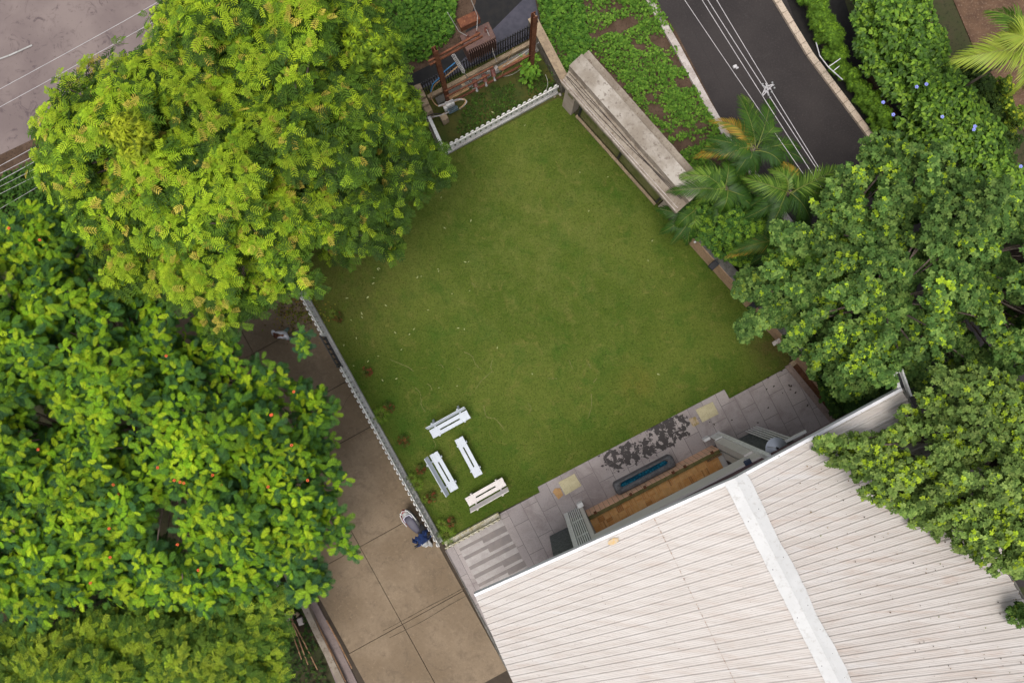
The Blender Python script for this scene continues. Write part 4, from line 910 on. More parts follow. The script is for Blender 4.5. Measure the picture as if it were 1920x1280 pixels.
# ------------------------------------------------------------------ scooter
def scooter():
    p0, p1 = W(760, 962, 0), W(806, 1018, 0)
    d = W(808, 1020) - W(761, 958); a = math.atan2(d.y, d.x)
    c = W(784, 990, .45); r = empty('motor_scooter', (c.x, c.y, .03), a, 'grey and red motor scooter parked by the fence with a blue jacket over its handlebar', 'scooter')
    ivory = pm('scooter_silver', (.34, .34, .33), (.30, .30, .29), 4, rough=.35, bump=0, spec=.5); red = pm('scooter_red', (.26, .04, .045), None, 4, rough=.35, bump=0)
    seat = pm('seat_vinyl', (.085, .08, .105), (.07, .065, .09), 3, rough=.5, bump=0.05); blue = pm('navy_cloth', (.012, .03, .11), (.008, .018, .06), 5, rough=.9, bump=.3); wht = M['white']
    for x, nm in ((-.62, 'wheel'), (.64, 'wheel')):
        b = MB(); Rw = Matrix.Rotation(math.pi / 2, 3, 'X'); b.lathe((x, .05, .23), [(.13, 0), (.20, -.005), (.228, .02), (.232, .05), (.228, .08), (.20, .105), (.13, .10)], 20, Rw); w = b.build(nm, M['dark_plastic'], r, smooth=True)
        b = MB(); b.lathe((x, .03, .23), [(.03, -.02), (.13, 0), (.13, .06), (.03, .08)], 14, Rw); b.build('rim', M['steel'], w)
    def loft(secs, n=14):
        rg = []
        for (x, w, z0, z1, e) in secs:
            ring = []
            for k in range(n):
                t = 2 * math.pi * k / n; cx, sx = math.cos(t), math.sin(t)
                ring.append(Vector((x, w * math.copysign(abs(cx) ** e, cx), (z0 + z1) / 2 + (z1 - z0) / 2 * math.copysign(abs(sx) ** e, sx))))
            rg.append(ring)
        b = MB(); b.rings(rg); return b
    loft([(-.93, .03, .62, .68, .8), (-.88, .11, .52, .72, .8), (-.76, .19, .42, .74, .8), (-.55, .215, .34, .73, .8), (-.30, .20, .30, .70, .8), (-.1, .15, .28, .62, .8), (0, .10, .28, .5, .8)]).build('rear_body', ivory, r, smooth=True)
    loft([(-.66, .10, .70, .76, .7), (-.60, .155, .68, .80, .7), (-.40, .165, .68, .82, .7), (-.15, .15, .66, .79, .7), (.05, .10, .64, .77, .7), (.10, .06, .64, .75, .8)]).build('seat', seat, r, smooth=True)
    b = MB(); b.tube([(-.35, -.215, .74), (-.6, -.22, .77), (-.82, -.17, .79), (-.93, 0, .80), (-.82, .17, .79), (-.6, .22, .77), (-.35, .215, .74)], .016, 8); b.build('grab_rail', wht, r, smooth=True)
    b = MB(); b.tube([(-.50, -.165, .76), (-.66, -.14, .79), (-.70, 0, .80), (-.66, .14, .79), (-.50, .165, .76)], .022, 8); b.build('seat_trim', pm('pale_lilac_trim', (.6, .58, .68), None, 4, bump=0), r, smooth=True)
    loft([(-.95, .05, .60, .70, .7), (-.90, .10, .58, .735, .7), (-.84, .12, .60, .75, .7)]).build('tail_lamp', red, r, smooth=True)
    for s in (-1, 1): 
        b = MB(); b.tube([(-.86, s * .12, .72), (-.6, s * .218, .60), (-.2, s * .20, .50)], .03, 8); b.build('side_stripe', red if s < 0 else M['dark_plastic'], r, smooth=True)
        b = MB(); b.ellipsoid((-.86, s * .12, .73), (.05, .035, .03)); b.build('indicator', wht, r, smooth=True)
    loft([(-.05, .17, .24, .30, .5), (.1, .19, .24, .30, .5), (.35, .16, .24, .30, .5)]).build('foot_board', M['dark_plastic'], r)
    loft([(.28, .19, .30, .62, .6), (.36, .20, .3, .90, .6), (.42, .17, .32, .98, .7), (.50, .12, .40, .92, .7), (.58, .05, .5, .8, .8)]).build('front_shield', ivory, r, smooth=True)
    loft([(.40, .10, .90, 1.02, .7), (.48, .15, .88, 1.06, .7), (.58, .13, .84, 1.03, .7), (.68, .05, .84, .96, .8)]).build('headlamp_cowl', ivory, r, smooth=True)
    b = MB(); b.ellipsoid((.64, 0, .93), (.05, .08, .05)); b.build('headlamp', wht, r, smooth=True)
    loft([(.45, .05, .42, .48, .6), (.6, .085, .44, .51, .6), (.78, .08, .40, .47, .6), (.90, .03, .33, .38, .6)]).build('front_mudguard', ivory, r, smooth=True)
    b = MB(); b.tube([(.40, -.34, 1.0), (.42, -.2, 1.0), (.48, 0, 1.0), (.42, .2, 1.0), (.40, .34, 1.0)], .018, 8); b.build('handlebar', M['dark_plastic'], r)
    for s in (-1, 1):
        b = MB(); b.tube([(.40, s * .23, 1.0), (.39, s * .36, 1.0)], .026, 8); b.build('grip', M['dark_plastic'], r)
        b = MB(); b.tube([(.43, s * .2, 1.02), (.42, s * .27, 1.15)], .008, 6); b.box((.42, s * .29, 1.18), (.02, .13, .08), bev=.008); b.build('mirror', M['dark_plastic'], r)
    b = MB(); b.tube([(.62, .06, .25), (.5, .05, .6), (.42, .04, .9)], .03, 8); b.build('fork', M['steel'], r)
    b = MB(); b.tube([(-.55, -.16, .22), (-.2, -.17, .2)], .05, 10); b.build('exhaust', M['steel'], r)
    b = MB(); b.tube([(-.1, .14, .27), (-.12, .24, .03)], .014, 6); b.build('side_stand', M['steel'], r)
    # jacket
    rnd = random.Random(3)
    root = r
    j = empty('jacket', (c.x, c.y, .03), a, 'dark blue jacket draped over the scooter handlebar', 'jacket')
    b = MB(); nx, ny = 12, 16; vs = []
    for i in range(nx):
        for k in range(ny):
            x = .14 + .36 * i / (nx - 1); y = -.36 + .72 * k / (ny - 1)
            z = 1.06 - 1.4 * (y * y) * .55 - 1.2 * max(0, .32 - x) ** 1.3 + .025 * math.sin(9 * y + 14 * x) + rnd.uniform(-.012, .012)
            edge = .04 * math.sin(k * 1.7) if i == 0 else 0
            if abs(y) > .3: z -= .10
            vs.append((x - edge, y * (.75 + .25 * math.sin(i * .7 + 1)), z))
    b.add(vs, [(i * ny + k, (i + 1) * ny + k, (i + 1) * ny + k + 1, i * ny + k + 1) for i in range(nx - 1) for k in range(ny - 1)])
    b.build('cloth', blue, j, smooth=True)
    for s in (-1, 1):
        b = MB(); b.tube(spline([(.3, s * .2, 1.02), (.22, s * .3, .92), (.25, s * .34, .72)], 4), .06, 8, .045); b.build('sleeve', blue, j, smooth=True)
scooter()
# ------------------------------------------------------------------ person
def person():
    p = W(516, 629, 0); r = p + Vector((.45, .1, .03))
    h_ = W(521, 627, 1.55)
    root = empty('person', (h_.x - .02, h_.y, .03), math.radians(-100), 'person in a white shirt and pale green trousers walking on the driveway among the leaves', 'person')
    sk = [(0, 0, .93), (0, .01, 1.18), (0.02, .0, 1.38), (.02, 0, 1.46), (.05, 0, 1.58), (.06, 0, 1.68),
          (0, .17, 1.40), (.04, .27, 1.15), (.20, .25, .98), (0, -.17, 1.40), (-.08, -.30, 1.18), (-.02, -.40, .98),
          (0, .09, .90), (.14, .10, .50), (.08, .10, .08), (.22, .10, .03), (0, -.09, .90), (-.05, -.10, .50), (-.24, -.10, .12), (-.12, -.10, .04)]
    ed = [(0, 1), (1, 2), (2, 3), (3, 4), (4, 5), (2, 6), (6, 7), (7, 8), (2, 9), (9, 10), (10, 11), (0, 12), (12, 13), (13, 14), (14, 15), (0, 16), (16, 17), (17, 18), (18, 19)]
    rad = [.09, .08, .08, .05, .075, .07, .06, .045, .032, .06, .045, .032, .09, .06, .045, .035, .09, .06, .045, .035]
    me = bpy.data.meshes.new('body'); me.from_pydata(sk, ed, []); o = bpy.data.objects.new('body', me); COL.objects.link(o); o.parent = root
    skin = pm('skin', (.22, .11, .07), None, 5, bump=0); me.materials.append(skin)
    md = o.modifiers.new('s', 'SKIN'); 
    for v_, q in zip(me.skin_vertices[0].data, rad): v_.radius = (q, q * 1.05)
    me.skin_vertices[0].data[0].use_root = True
    md2 = o.modifiers.new('ss', 'SUBSURF'); md2.levels = 1; md2.render_levels = 2
    shirt = pm('white_shirt', (.66, .66, .72), (.55, .55, .6), 8, bump=.2)
    b = MB(); secs = [(.86, .19, .15), (1.0, .175, .14), (1.2, .19, .14), (1.36, .215, .13), (1.43, .16, .10), (1.47, .08, .08)]
    b.rings([[Vector((.01 + ry * math.cos(t), rx * math.sin(t) * 1.0, z)) for t in [2 * math.pi * k / 16 for k in range(16)]] for z, rx, ry in secs]); b.build('shirt', shirt, root, smooth=True)
    for s, pts in ((1, [(0, .17, 1.40), (.03, .25, 1.2), (.10, .265, 1.08)]), (-1, [(0, -.17, 1.40), (-.06, -.28, 1.22), (-.06, -.33, 1.1)])):
        b = MB(); b.tube(pts, .078, 10, .062); b.build('sleeve', shirt, root, smooth=True)
    tro = pm('pale_green_trousers', (.20, .30, .27), None, 6, bump=.2)
    b = MB(); b.tube([(0, .08, .95), (.14, .10, .52), (.09, .10, .12)], .105, 12, .065); b.tube([(0, -.08, .95), (-.05, -.10, .52), (-.22, -.10, .16)], .105, 12, .065); b.build('trousers', tro, root, smooth=True)
    b = MB(); b.ellipsoid((.045, 0, 1.665), (.105, .085, .085)); b.build('hair', pm('dark_red_hair', (.09, .028, .015), (.05, .02, .012), 20, bump=.3), root, smooth=True)
    for s, (hx, hy, hz) in ((1, (.20, .25, .98)), (-1, (-.02, -.40, .98))):
        for k in range(5):
            b = MB(); y = hy + (k - 2) * .018; L = (.045, .07, .075, .07, .055)[k]
            if k == 0: b.tube([(hx, hy - .02 * s, hz), (hx + .03, hy - .05 * s, hz - .03)], .010, 6, .007)
            else: b.tube([(hx, y, hz - .02), (hx + .015, y, hz - .02 - L * .6), (hx + .03, y, hz - .02 - L)], .009, 6, .006)
            b.build('finger', skin, root, smooth=True)
person()
# ------------------------------------------------------------------ foliage
def kite(x0, y0, dx, dy, w, z0=0., z1=0.):
    """leaflet as a pointed quad from (x0,y0) along (dx,dy), folded up a little at its sides"""
    L = math.hypot(dx, dy); nx, ny = -dy / L * w, dx / L * w
    return [(x0, y0, z0), (x0 + dx * .5 + nx, y0 + dy * .5 + ny, (z0 + z1) / 2 + w * .35), (x0 + dx, y0 + dy, z1), (x0 + dx * .5 - nx, y0 + dy * .5 - ny, (z0 + z1) / 2 + w * .35)]
def lobe(x0, y0, dx, dy, w, z0=0., z1=0., bw=.55, mid=.5, fold=.25):
    """leaflet with a broad base: five points"""
    L = math.hypot(dx, dy); nx, ny = -dy / L * w, dx / L * w; zm = z0 + (z1 - z0) * mid + w * fold
    return [(x0 + nx * bw, y0 + ny * bw, z0), (x0 + dx * mid + nx, y0 + dy * mid + ny, zm), (x0 + dx, y0 + dy, z1), (x0 + dx * mid - nx, y0 + dy * mid - ny, zm), (x0 - nx * bw, y0 - ny * bw, z0)]
def tmpl(ks):
    v, f = [], []
    for k in ks: b = len(v); v += k; f.append(list(range(b, b + len(k))))
    rr = random.Random(len(v)); return np.array(v, float), np.array(f, int), np.array([q for k in ks for q in [rr.uniform(.74, 1.2)] * len(k)])
def t_pinnate(pairs=5, ll=.38, w=.056, droop=.35):
    ks = []
    for i in range(pairs):
        x = .16 + .74 * i / (pairs - 1); l = ll * (0.72 + .5 * math.sin(math.pi * (x * .85)))
        z = -droop * x * x
        for s in (-1, 1): ks.append(lobe(x, 0, l * .5, s * l * .86, w, z, z - .22 * l, .35, .6))
    ks.append(lobe(.88, 0, .28, 0, w, -droop * .8, -droop * 1.3, .4, .6)); ks.append(lobe(0, 0, .9, 0, .014, 0, -droop * .8, 1, .5, 0)); return tmpl(ks)
def t_fan(pairs=9, wid=.36, droop=.22):
    ks = []; rr = random.Random(2)
    for i in range(pairs):
        x = .05 + .80 * i / (pairs - 1); l = wid * (math.sin(math.pi * min(1, (x * .88 + .13))) ** .75) + .03
        z = -droop * x * x
        for s in (-1, 1): q = l * rr.uniform(.88, 1.08); ks.append(lobe(x, 0, q * .62, s * q * .86, .034, z, z - .25 * q, .85, .42, .6))
    ks.append(lobe(.82, 0, .24, 0, .045, -droop * .75, -droop, 1, .45)); ks.append(lobe(0, 0, .9, 0, .02, .012, -droop * .8 + .012, 1, .5, 0)); return tmpl(ks)
def t_rosette(n=7, lean=.25, w=.17):
    ks = []; g = 0.
    for i in range(n):
        a = i * 2.4; l = .42 + .12 * math.sin(i * 1.9) if i < n - 2 else .26; zz = .14 - l * lean + (.1 if i >= n - 2 else 0)
        v = [(.04, 0, zz * .2), (.3, .45, 0), (.62, .52, 0), (1, .0, 0), (.62, -.52, 0), (.3, -.45, 0)]
        q = lobe(.03 * math.cos(a), .03 * math.sin(a), l * math.cos(a), l * math.sin(a), w * .85, .05, zz, .25, .62)
        ks.append(q)
    return tmpl(ks)
def t_heart():
    v = [(0, 0, 0), (-.08, .22, .05), (.12, .42, .08), (.5, .34, .03), (1, 0, -.25), (.5, -.34, .03), (.12, -.42, .08), (-.08, -.22, .05)]
    return np.array(v, float), [[0, 1, 2, 3, 4], [0, 4, 5, 6, 7]]
def t_blades(n=7):
    ks = []
    rr = random.Random(5)
    for i in range(n):
        a = rr.uniform(-1.1, 1.1); l = rr.uniform(.6, 1.0); x = rr.uniform(0, .25)
        ks.append(lobe(x, 0, l * math.cos(a), l * math.sin(a), .05, 0, -rr.uniform(.1, .5), .5))
    return tmpl(ks)
class Leaves:
    def __init__(s): s.V = []; s.F = []; s.T = []; s.n = 0
    def put(s, tm, P, D, N, sc, col):
        """instances of a template: P position, D direction, N up (rough), sc scale, col (N,3)"""
        tv, tf = tm[:2]; k = len(P); tc = tm[2] if len(tm) > 2 else np.ones(len(tv))
        if k == 0: return
        D = D / np.linalg.norm(D, axis=1, keepdims=True)
        B = np.cross(N, D); B /= np.linalg.norm(B, axis=1, keepdims=True) + 1e-9; Z = np.cross(D, B)
        v = P[:, None, :] + sc[:, None, None] * (tv[None, :, 0:1] * D[:, None] + tv[None, :, 1:2] * B[:, None] + tv[None, :, 2:3] * Z[:, None])
        nv = len(tv); s.V.append(v.reshape(-1, 3)); s.T.append((col[:, None, :] * tc[None, :, None]).reshape(-1, 3))
        f = np.asarray(tf)[None] + (np.arange(k) * nv)[:, None, None] + s.n
        s.F.append(f.reshape(-1, f.shape[-1])); s.n += k * nv
    def build(s, name, mat, parent=None, origin=(0, 0, 0)):
        V = np.concatenate(s.V) - np.array(origin)[None]; T = np.concatenate(s.T)
        me = bpy.data.meshes.new(name); me.vertices.add(len(V)); me.vertices.foreach_set('co', V.astype(np.float32).ravel())
        tot = np.concatenate([np.full(len(f), f.shape[1]) for f in s.F]); idx = np.concatenate([f.ravel() for f in s.F])
        me.loops.add(len(idx)); me.loops.foreach_set('vertex_index', idx.astype(np.int32))
        me.polygons.add(len(tot)); st = np.concatenate([[0], np.cumsum(tot)[:-1]])
        me.polygons.foreach_set('loop_start', st.astype(np.int32)); me.polygons.foreach_set('loop_total', tot.astype(np.int32))
        a = me.color_attributes.new('tint', 'FLOAT_COLOR', 'POINT'); a.data.foreach_set('color', np.concatenate([T, np.ones((len(T), 1))], 1).astype(np.float32).ravel())
        me.materials.append(mat); me.update(calc_edges=True)
        o = bpy.data.objects.new(name, me); COL.objects.link(o)
        if parent is not None: o.parent = parent
        return o
def inpoly(P, poly):
    x, y = P[:, 0], P[:, 1]; c = np.zeros(len(P), bool); n = len(poly)
    for i in range(n):
        x0, y0 = poly[i]; x1, y1 = poly[(i + 1) % n]
        if y0 == y1: continue
        k = ((y0 > y) != (y1 > y)) & (x < (x1 - x0) * (y - y0) / (y1 - y0) + x0); c ^= k
    return c
def distpoly(P, poly):
    d = np.full(len(P), 1e9); n = len(poly)
    for i in range(n):
        a = np.array(poly[i], float); b = np.array(poly[(i + 1) % n], float); ab = b - a
        t = np.clip(((P - a) @ ab) / (ab @ ab), 0, 1); d = np.minimum(d, np.linalg.norm(P - (a + t[:, None] * ab), axis=1))
    return np.where(inpoly(P, poly), d, -d)
def worldpoly(poly, z): return [tuple(W(x, y, z).xy) for x, y in poly]
def boughs(poly, rmin, rmax, space, rng, holes=(), tries=6000, edge=.75):
    """dart throwing of bough centres in the crown's plan (metres)"""
    A = np.array(poly); lo, hi = A.min(0), A.max(0); C = rng.uniform(lo, hi, (tries, 2)); R = rng.uniform(rmin, rmax, tries)
    D = distpoly(C, poly); out = []
    for c, r, d in zip(C, R, D):
        if d < r * edge:
            r2 = max(rmin, d / edge)
            if d < rmin * edge: continue
            r = min(r, r2)
        if any((c[0] - h[0]) ** 2 + (c[1] - h[1]) ** 2 < (h[2] + r * .5) ** 2 for h in holes): continue
        if all((c[0] - o[0]) ** 2 + (c[1] - o[1]) ** 2 > (space * (r + o[2]) / 2) ** 2 for o in out): out.append((c[0], c[1], r, d))
    return out
def unit(v): return v / (np.linalg.norm(v, axis=1, keepdims=True) + 1e-9)
def shoots(c, r, n, rng, flat=.62, low=.05):
    """points on the upper side of a bough"""
    z = rng.uniform(low, 1, n); a = rng.uniform(0, 2 * math.pi, n); h = np.sqrt(1 - z * z)
    nn = np.stack([h * np.cos(a), h * np.sin(a), z], 1); rad = r * rng.uniform(.72, 1.06, n)[:, None]
    return c + nn * rad * np.array([1, 1, flat]), nn
def jitcol(c, n, rng, a=.15):
    return np.array(c)[None] * (1 + rng.uniform(-a, a, (n, 1))) * (1 + rng.uniform(-a * .4, a * .4, (n, 3)))
def pick(n, pal, w, rng):
    w = np.asarray(w, float); i = rng.choice(len(pal), n, p=w / w.sum()); return np.array(pal)[i] * (1 + rng.uniform(-.2, .2, (n, 1)))
def limbs(tb, base, top, bs, rng, r0, sub=None):
    """trunk and limbs: a few main limbs, then branches out to the boughs"""
    tb.tube(spline([base, (base * .5 + top * .5) + Vector((.12, -.08, 0)), top], 5), r0, 10, r0 * .7)
    B = [Vector(b) for b in bs]
    if not B: return
    k = max(3, min(8, len(B) // 8)); idx = rng.choice(len(B), k, replace=False); mains = []
    for i in idx:
        e = top.lerp(B[i], .55); e.z = (top.z + B[i].z) / 2 - .1; tb.tube(bez(top, top.lerp(e, .5) + Vector((0, 0, .25)), e, 7), r0 * .5, 8, r0 * .25); mains.append(e)
    for b in B:
        m = min(mains, key=lambda q: (q - b).length); mid = m.lerp(b, .5) + Vector((rng.uniform(-.2, .2), rng.uniform(-.2, .2), -.12))
        tb.tube(bez(m, mid, b, 6), r0 * .2, 6, r0 * .08)
def tree(name, poly, z0, z1, tm, lab, seed, rmin=.55, rmax=.95, space=.85, nshoot=34, per=5, lsc=(.3, .4), pal=None, wts=None, young=None, yw=.4, pitch=(.1, .6),
         mat='leaf', base=None, holes=(), edge=.75, cat='tree', flat=.62, trunk=True, z_in=2.2, tier=.55, stretch=.35, off=.03, zj=.35, tj=.13, bark='bark', yside=None, oldpal=None, under=True, r0=.2, twigs=0, dens=22., stripe=None, parent=None, cname='crown', pf=None):
    rng = np.random.default_rng(seed); poly = worldpoly(poly, z1 * .35 + z0 * .65) if pf is None else pf
    A = np.array(poly); cen = A.mean(0) if base is None else np.array(base)
    hp_ = [(W(x, y, z1).x, W(x, y, z1).y, r) for x, y, r in holes]
    bs = boughs(poly, rmin, rmax, space, rng, hp_, edge=edge); dmax = max(b[3] for b in bs) or 1
    r = parent or empty(name, (cen[0], cen[1], 0), 0, lab, cat); org = tuple(r.location)
    L = Leaves(); ends = []
    if tier and len(bs) > 12:
        lowb = [(x + rng.uniform(-.5, .5), y + rng.uniform(-.5, .5), rr * .95, -1.0) for (x, y, rr, d) in bs if d > rr * 1.1 and rng.random() < tier]
        bs = bs + lowb
    for (x, y, rr, d) in bs:
        z = z0 + (z1 - z0) * (1 - (1 - min(1, d / min(dmax, z_in))) ** 2) + rng.uniform(-zj, zj) - rr * .3
        isl = d < 0
        if isl: z = z0 - .3 + (z1 - z0) * .35 + rng.uniform(-.3, .3)
        c = np.array([x, y, z]); ends.append((x, y, z - rr * .15)); ax = np.array([x - cen[0], y - cen[1]]) + rng.uniform(-1.2, 1.2, 2); ax /= np.linalg.norm(ax) + 1e-6; sx = rng.uniform(0, stretch)
        n = int(nshoot * (rr / rmax) ** 2); tint = 1 + rng.uniform(-tj, tj); gx = 1. if yside is None else float(np.clip(1 - (x - yside[0]) / yside[1], .38, 1)); tint *= (.78 + .22 * gx)
        yb = np.clip(yw + rng.uniform(-.25, .25), 0, 1) * (.12 if isl else 1) * gx
        for layer, (k_, rs) in enumerate(((1.0, 1.0), (.6, .66))):
            nn_ = int(n * k_); P, N = shoots(c - np.array([0, 0, .18 * layer]), rr * rs, nn_, rng, flat)
            q = P[:, :2] - c[:2]; al = q @ ax; pe = q - al[:, None] * ax; P[:, :2] = c[:2] + ax * (al * (1 + sx * 1.3))[:, None] + pe * (1 - sx * .5); P[:, 2] -= np.clip(al, 0, 9) * sx * .5
            for j in range(per):
                a = 2 * math.pi * j / per + rng.uniform(-.5, .5, nn_); out = N * np.array([1, 1, .3])
                D = np.stack([np.cos(a), np.sin(a), np.zeros(nn_)], 1) * .9 + out * rng.uniform(.3, .9, (nn_, 1)); D[:, 2] += rng.uniform(-pitch[1], pitch[0], nn_)
                isy = (rng.random(nn_) < yb * (1 if layer == 0 else .12) * np.clip((N[:, 2] - .1) * 1.9, 0, 1.35))
                col = np.where(isy[:, None], pick(nn_, young, np.ones(len(young)), rng), pick(nn_, pal, wts or np.ones(len(pal)), rng)) * tint
                up = N * .5 + np.array([0, 0, 1.0]) + rng.uniform(-.35, .35, (nn_, 3))
                L.put(tm, P + rng.uniform(-off, off, (nn_, 3)), D, up, rng.uniform(lsc[0], lsc[1], nn_) * np.where(isy, .85, 1.0), col)
    L.build(cname, M[mat], r, org)
    if trunk:
        tb = MB(); limbs(tb, Vector((cen[0], cen[1], 0)), Vector((cen[0], cen[1], z0 * .6)), ends, rng, r0)
        tb.build('trunk', M[bark], r, org, smooth=True)
    return r, bs, ends
G_YOUNG = [(.26, .33, .035), (.33, .40, .05), (.22, .31, .035)]
# 1. big tree, upper left: pinnate leaves, new growth yellow green with pinkish tips
UL = [(160, 105), (205, 128), (250, 95), (262, 20), (420, -60), (640, -60), (745, 60), (700, 130), (760, 200), (782, 240), (830, 285), (815, 335), (765, 360), (745, 425), (738, 460), (705, 480), (655, 450), (608, 485), (590, 525), (540, 545), (492, 545), (450, 615), (400, 595), (330, 585), (300, 540), (215, 520), (165, 470), (150, 400), (115, 365), (72, 320), (55, 250), (105, 215), (130, 160)]
PIN = t_pinnate()
tree('tall_tree', UL, 5.2, 7.4, PIN, 'large spreading tree with yellow green leaves and pinkish shoots over the lawn corner', 3, rmin=.35, rmax=.85, nshoot=36, per=5, lsc=(.27, .40),
     pal=[(.05, .105, .012), (.075, .15, .014), (.11, .20, .016), (.035, .075, .012)], young=[(.27, .40, .018), (.34, .46, .022), (.20, .34, .016), (.27, .40, .018), (.32, .45, .02), (.34, .45, .02), (.30, .42, .02), (.24, .37, .02), (.46, .38, .06)], yw=.85, holes=((465, 195, .35), (245, 330, .3), (540, 130, .45), (150, 300, .2), (330, 400, .2), (560, 350, .3), (640, 300, .2)), r0=.28, edge=.66, space=1.04, off=.06, stretch=.55, zj=.75, tj=.22, yside=(W(530, 300, 6).x, 3.6))
# 2. tree lower left: broad fan leaves, orange flowers
LL = [(0, 410), (60, 375), (110, 375), (150, 420), (170, 480), (300, 545), (330, 600), (405, 632), (435, 650), (455, 690), (490, 680), (520, 725), (560, 722), (618, 758), (590, 800), (645, 900), (625, 935), (660, 985), (642, 1030), (580, 1038), (545, 1058), (510, 1100), (420, 1130), (300, 1125), (200, 1120), (100, 1150), (0, 1160), (-160, 1150), (-200, 800), (-160, 430)]
FAN = t_fan()
ll, llb, lle = tree('flowering_tree', LL, 4.6, 6.6, FAN, 'wide tree with broad fern-like leaves and scattered orange flowers over the driveway', 8, rmin=.4, rmax=.9, nshoot=38, per=5, lsc=(.22, .42), off=.11, stretch=.5,
     pal=[(.050, .130, .025), (.038, .105, .030), (.075, .175, .018), (.13, .25, .014)], young=[(.22, .37, .012), (.33, .45, .015), (.16, .31, .010)], yw=.62, holes=((250, 840, .7), (105, 640, .5), (60, 790, .4), (310, 980, .7), (165, 810, .4), (235, 560, .2), (130, 480, .15), (470, 760, .15), (440, 830, .2)), r0=.24, pitch=(.25, .5), space=1.06, bark='twig', edge=.62, zj=.6, tj=.2)
rngf = np.random.default_rng(4)
zt = {}
def leafz(px, py, z=6.9): return W(px, py, z)
fb = None
for (px, py) in ((17, 345 + 83), (75, 450), (508, 778), (510, 777), (551, 734), (547, 834), (72, 842), (296, 876), (327, 900), (338, 903), (345, 905), (399, 890), (415, 909), (577, 900), (503, 912), (213, 908), (222, 926), (333, 1020), (170, 1092), (372, 1068), (207, 1044), (312, 667), (205, 990)):
    b = MB(); p = W(px, py, 6.75)
    for k in range(9):
        a = k * .7; b.ellipsoid((.03 * math.cos(a), .03 * math.sin(a), .01 * (k % 3)), (.019, .016, .02), 6)
    if fb is None: o = b.build('flower', M['flower_red'], ll); fb = o
    else: o = bpy.data.objects.new('flower', fb.data); COL.objects.link(o); o.parent = ll
    o.location = (p.x - ll.location.x, p.y - ll.location.y, 6.75); o.rotation_euler = (0, 0, px)
# loose spray reaching over the driveway
SP1 = [(545, 1070), (575, 1065), (605, 1080), (595, 1115), (555, 1110)]
tree('leaf_spray', SP1, 4.2, 4.6, FAN, 'spray', 21, rmin=.2, rmax=.3, nshoot=9, per=4, tier=0, lsc=(.34, .45), pal=[(.04, .11, .045), (.06, .15, .03)], young=[(.22, .36, .02)], yw=.45, trunk=False, parent=ll, cname='hanging_spray', edge=.6)
SP2 = [(575, 590), (560, 700), (600, 700), (590, 640), (600, 600)]
tree('leaf_spray', [(560, 618), (576, 612), (580, 655), (566, 675), (560, 655)], 4.4, 4.8, FAN, 'spray', 22, rmin=.12, rmax=.2, nshoot=4, per=4, tier=0, stretch=0, lsc=(.24, .34), pal=[(.04, .11, .045), (.07, .17, .03)], young=[(.22, .36, .02)], yw=.5, trunk=False, parent=ll, cname='hanging_spray', edge=.6)
# 3. feathery bright trees
FINE = t_blades()
def fine(poly, z0, z1, lab, seed, **k):
    a = dict(rmin=.3, rmax=.5, nshoot=42, per=4, lsc=(.16, .26), pal=[(.12, .20, .015), (.18, .27, .02), (.06, .11, .012)], young=[(.32, .42, .02), (.26, .38, .02)], yw=.55, r0=.09, pitch=(.0, .9)); a.update(k)
    return tree('feathery_tree', poly, z0, z1, FINE, lab, seed, **a)
fine([(640, 90), (650, 40), (700, 30), (745, 90), (770, 170), (795, 220), (798, 260), (770, 290), (730, 260), (690, 200), (650, 150)], 4.6, 6.4, 'upright bright yellow green feathery tree left of the rusty frame', 31)
fine([(215, 235), (250, 222), (290, 240), (308, 280), (290, 312), (262, 310), (235, 290), (212, 265)], 7.2, 8.1, 'small round yellow green feathery crown poking through the large upper left tree', 32, pal=[(.20, .26, .015), (.26, .32, .02), (.10, .14, .012)], young=[(.42, .46, .03), (.36, .42, .02)])
# 4. dark pinnate tree, bottom left edge
BL = [(60, 1180), (150, 1150), (220, 1150), (300, 1140), (400, 1140), (480, 1110), (540, 1100), (552, 1130), (530, 1160), (520, 1200), (530, 1260), (500, 1330), (200, 1340), (-60, 1330), (-60, 1180)]
tree('dark_tree', BL, 3.2, 4.6, PIN, 'low dark green tree with fine pinnate leaves along the bottom left', 41, rmin=.4, rmax=.7, nshoot=40, per=5, lsc=(.22, .32), pal=[(.05, .115, .015), (.08, .155, .018), (.12, .20, .02)], young=[(.24, .34, .02), (.30, .38, .03)], yw=.45, r0=.12, holes=((125, 1165, .35),))
# 5. right-hand trees, small grey green leaves in tufts
ROS = t_rosette()
GP = [(.075, .150, .032), (.11, .195, .042), (.05, .105, .022), (.16, .25, .055)]
RT = [(1625, 265), (1680, 260), (1730, 275), (1760, 262), (1790, 300), (1830, 330), (1880, 350), (1960, 380), (2080, 420), (2080, 690), (1900, 700), (1840, 720), (1760, 690), (1700, 720), (1640, 740), (1610, 755), (1572, 725), (1552, 690), (1515, 650), (1478, 610), (1450, 575), (1425, 540), (1415, 505), (1440, 485), (1500, 520), (1480, 450), (1450, 425), (1480, 420), (1520, 430), (1570, 380), (1560, 350), (1590, 310), (1640, 330)]
tree('broadleaf_tree', RT, 4.6, 6.6, ROS, 'large dense tree of small grey green leaves beside the boundary wall', 51, rmin=.2, rmax=.56, nshoot=80, per=3, lsc=(.17, .27), off=.06, stretch=.85, space=1.04, zj=.85, tj=.28, tier=.4, pal=GP, young=[(.24, .36, .02), (.32, .44, .025)], yw=.12, holes=((1830, 660, .5), (1665, 455, .2), (1600, 590, .2), (1545, 560, .2), (1700, 620, .25)), r0=.24, pitch=(.3, .3), flat=1.0, edge=.40)
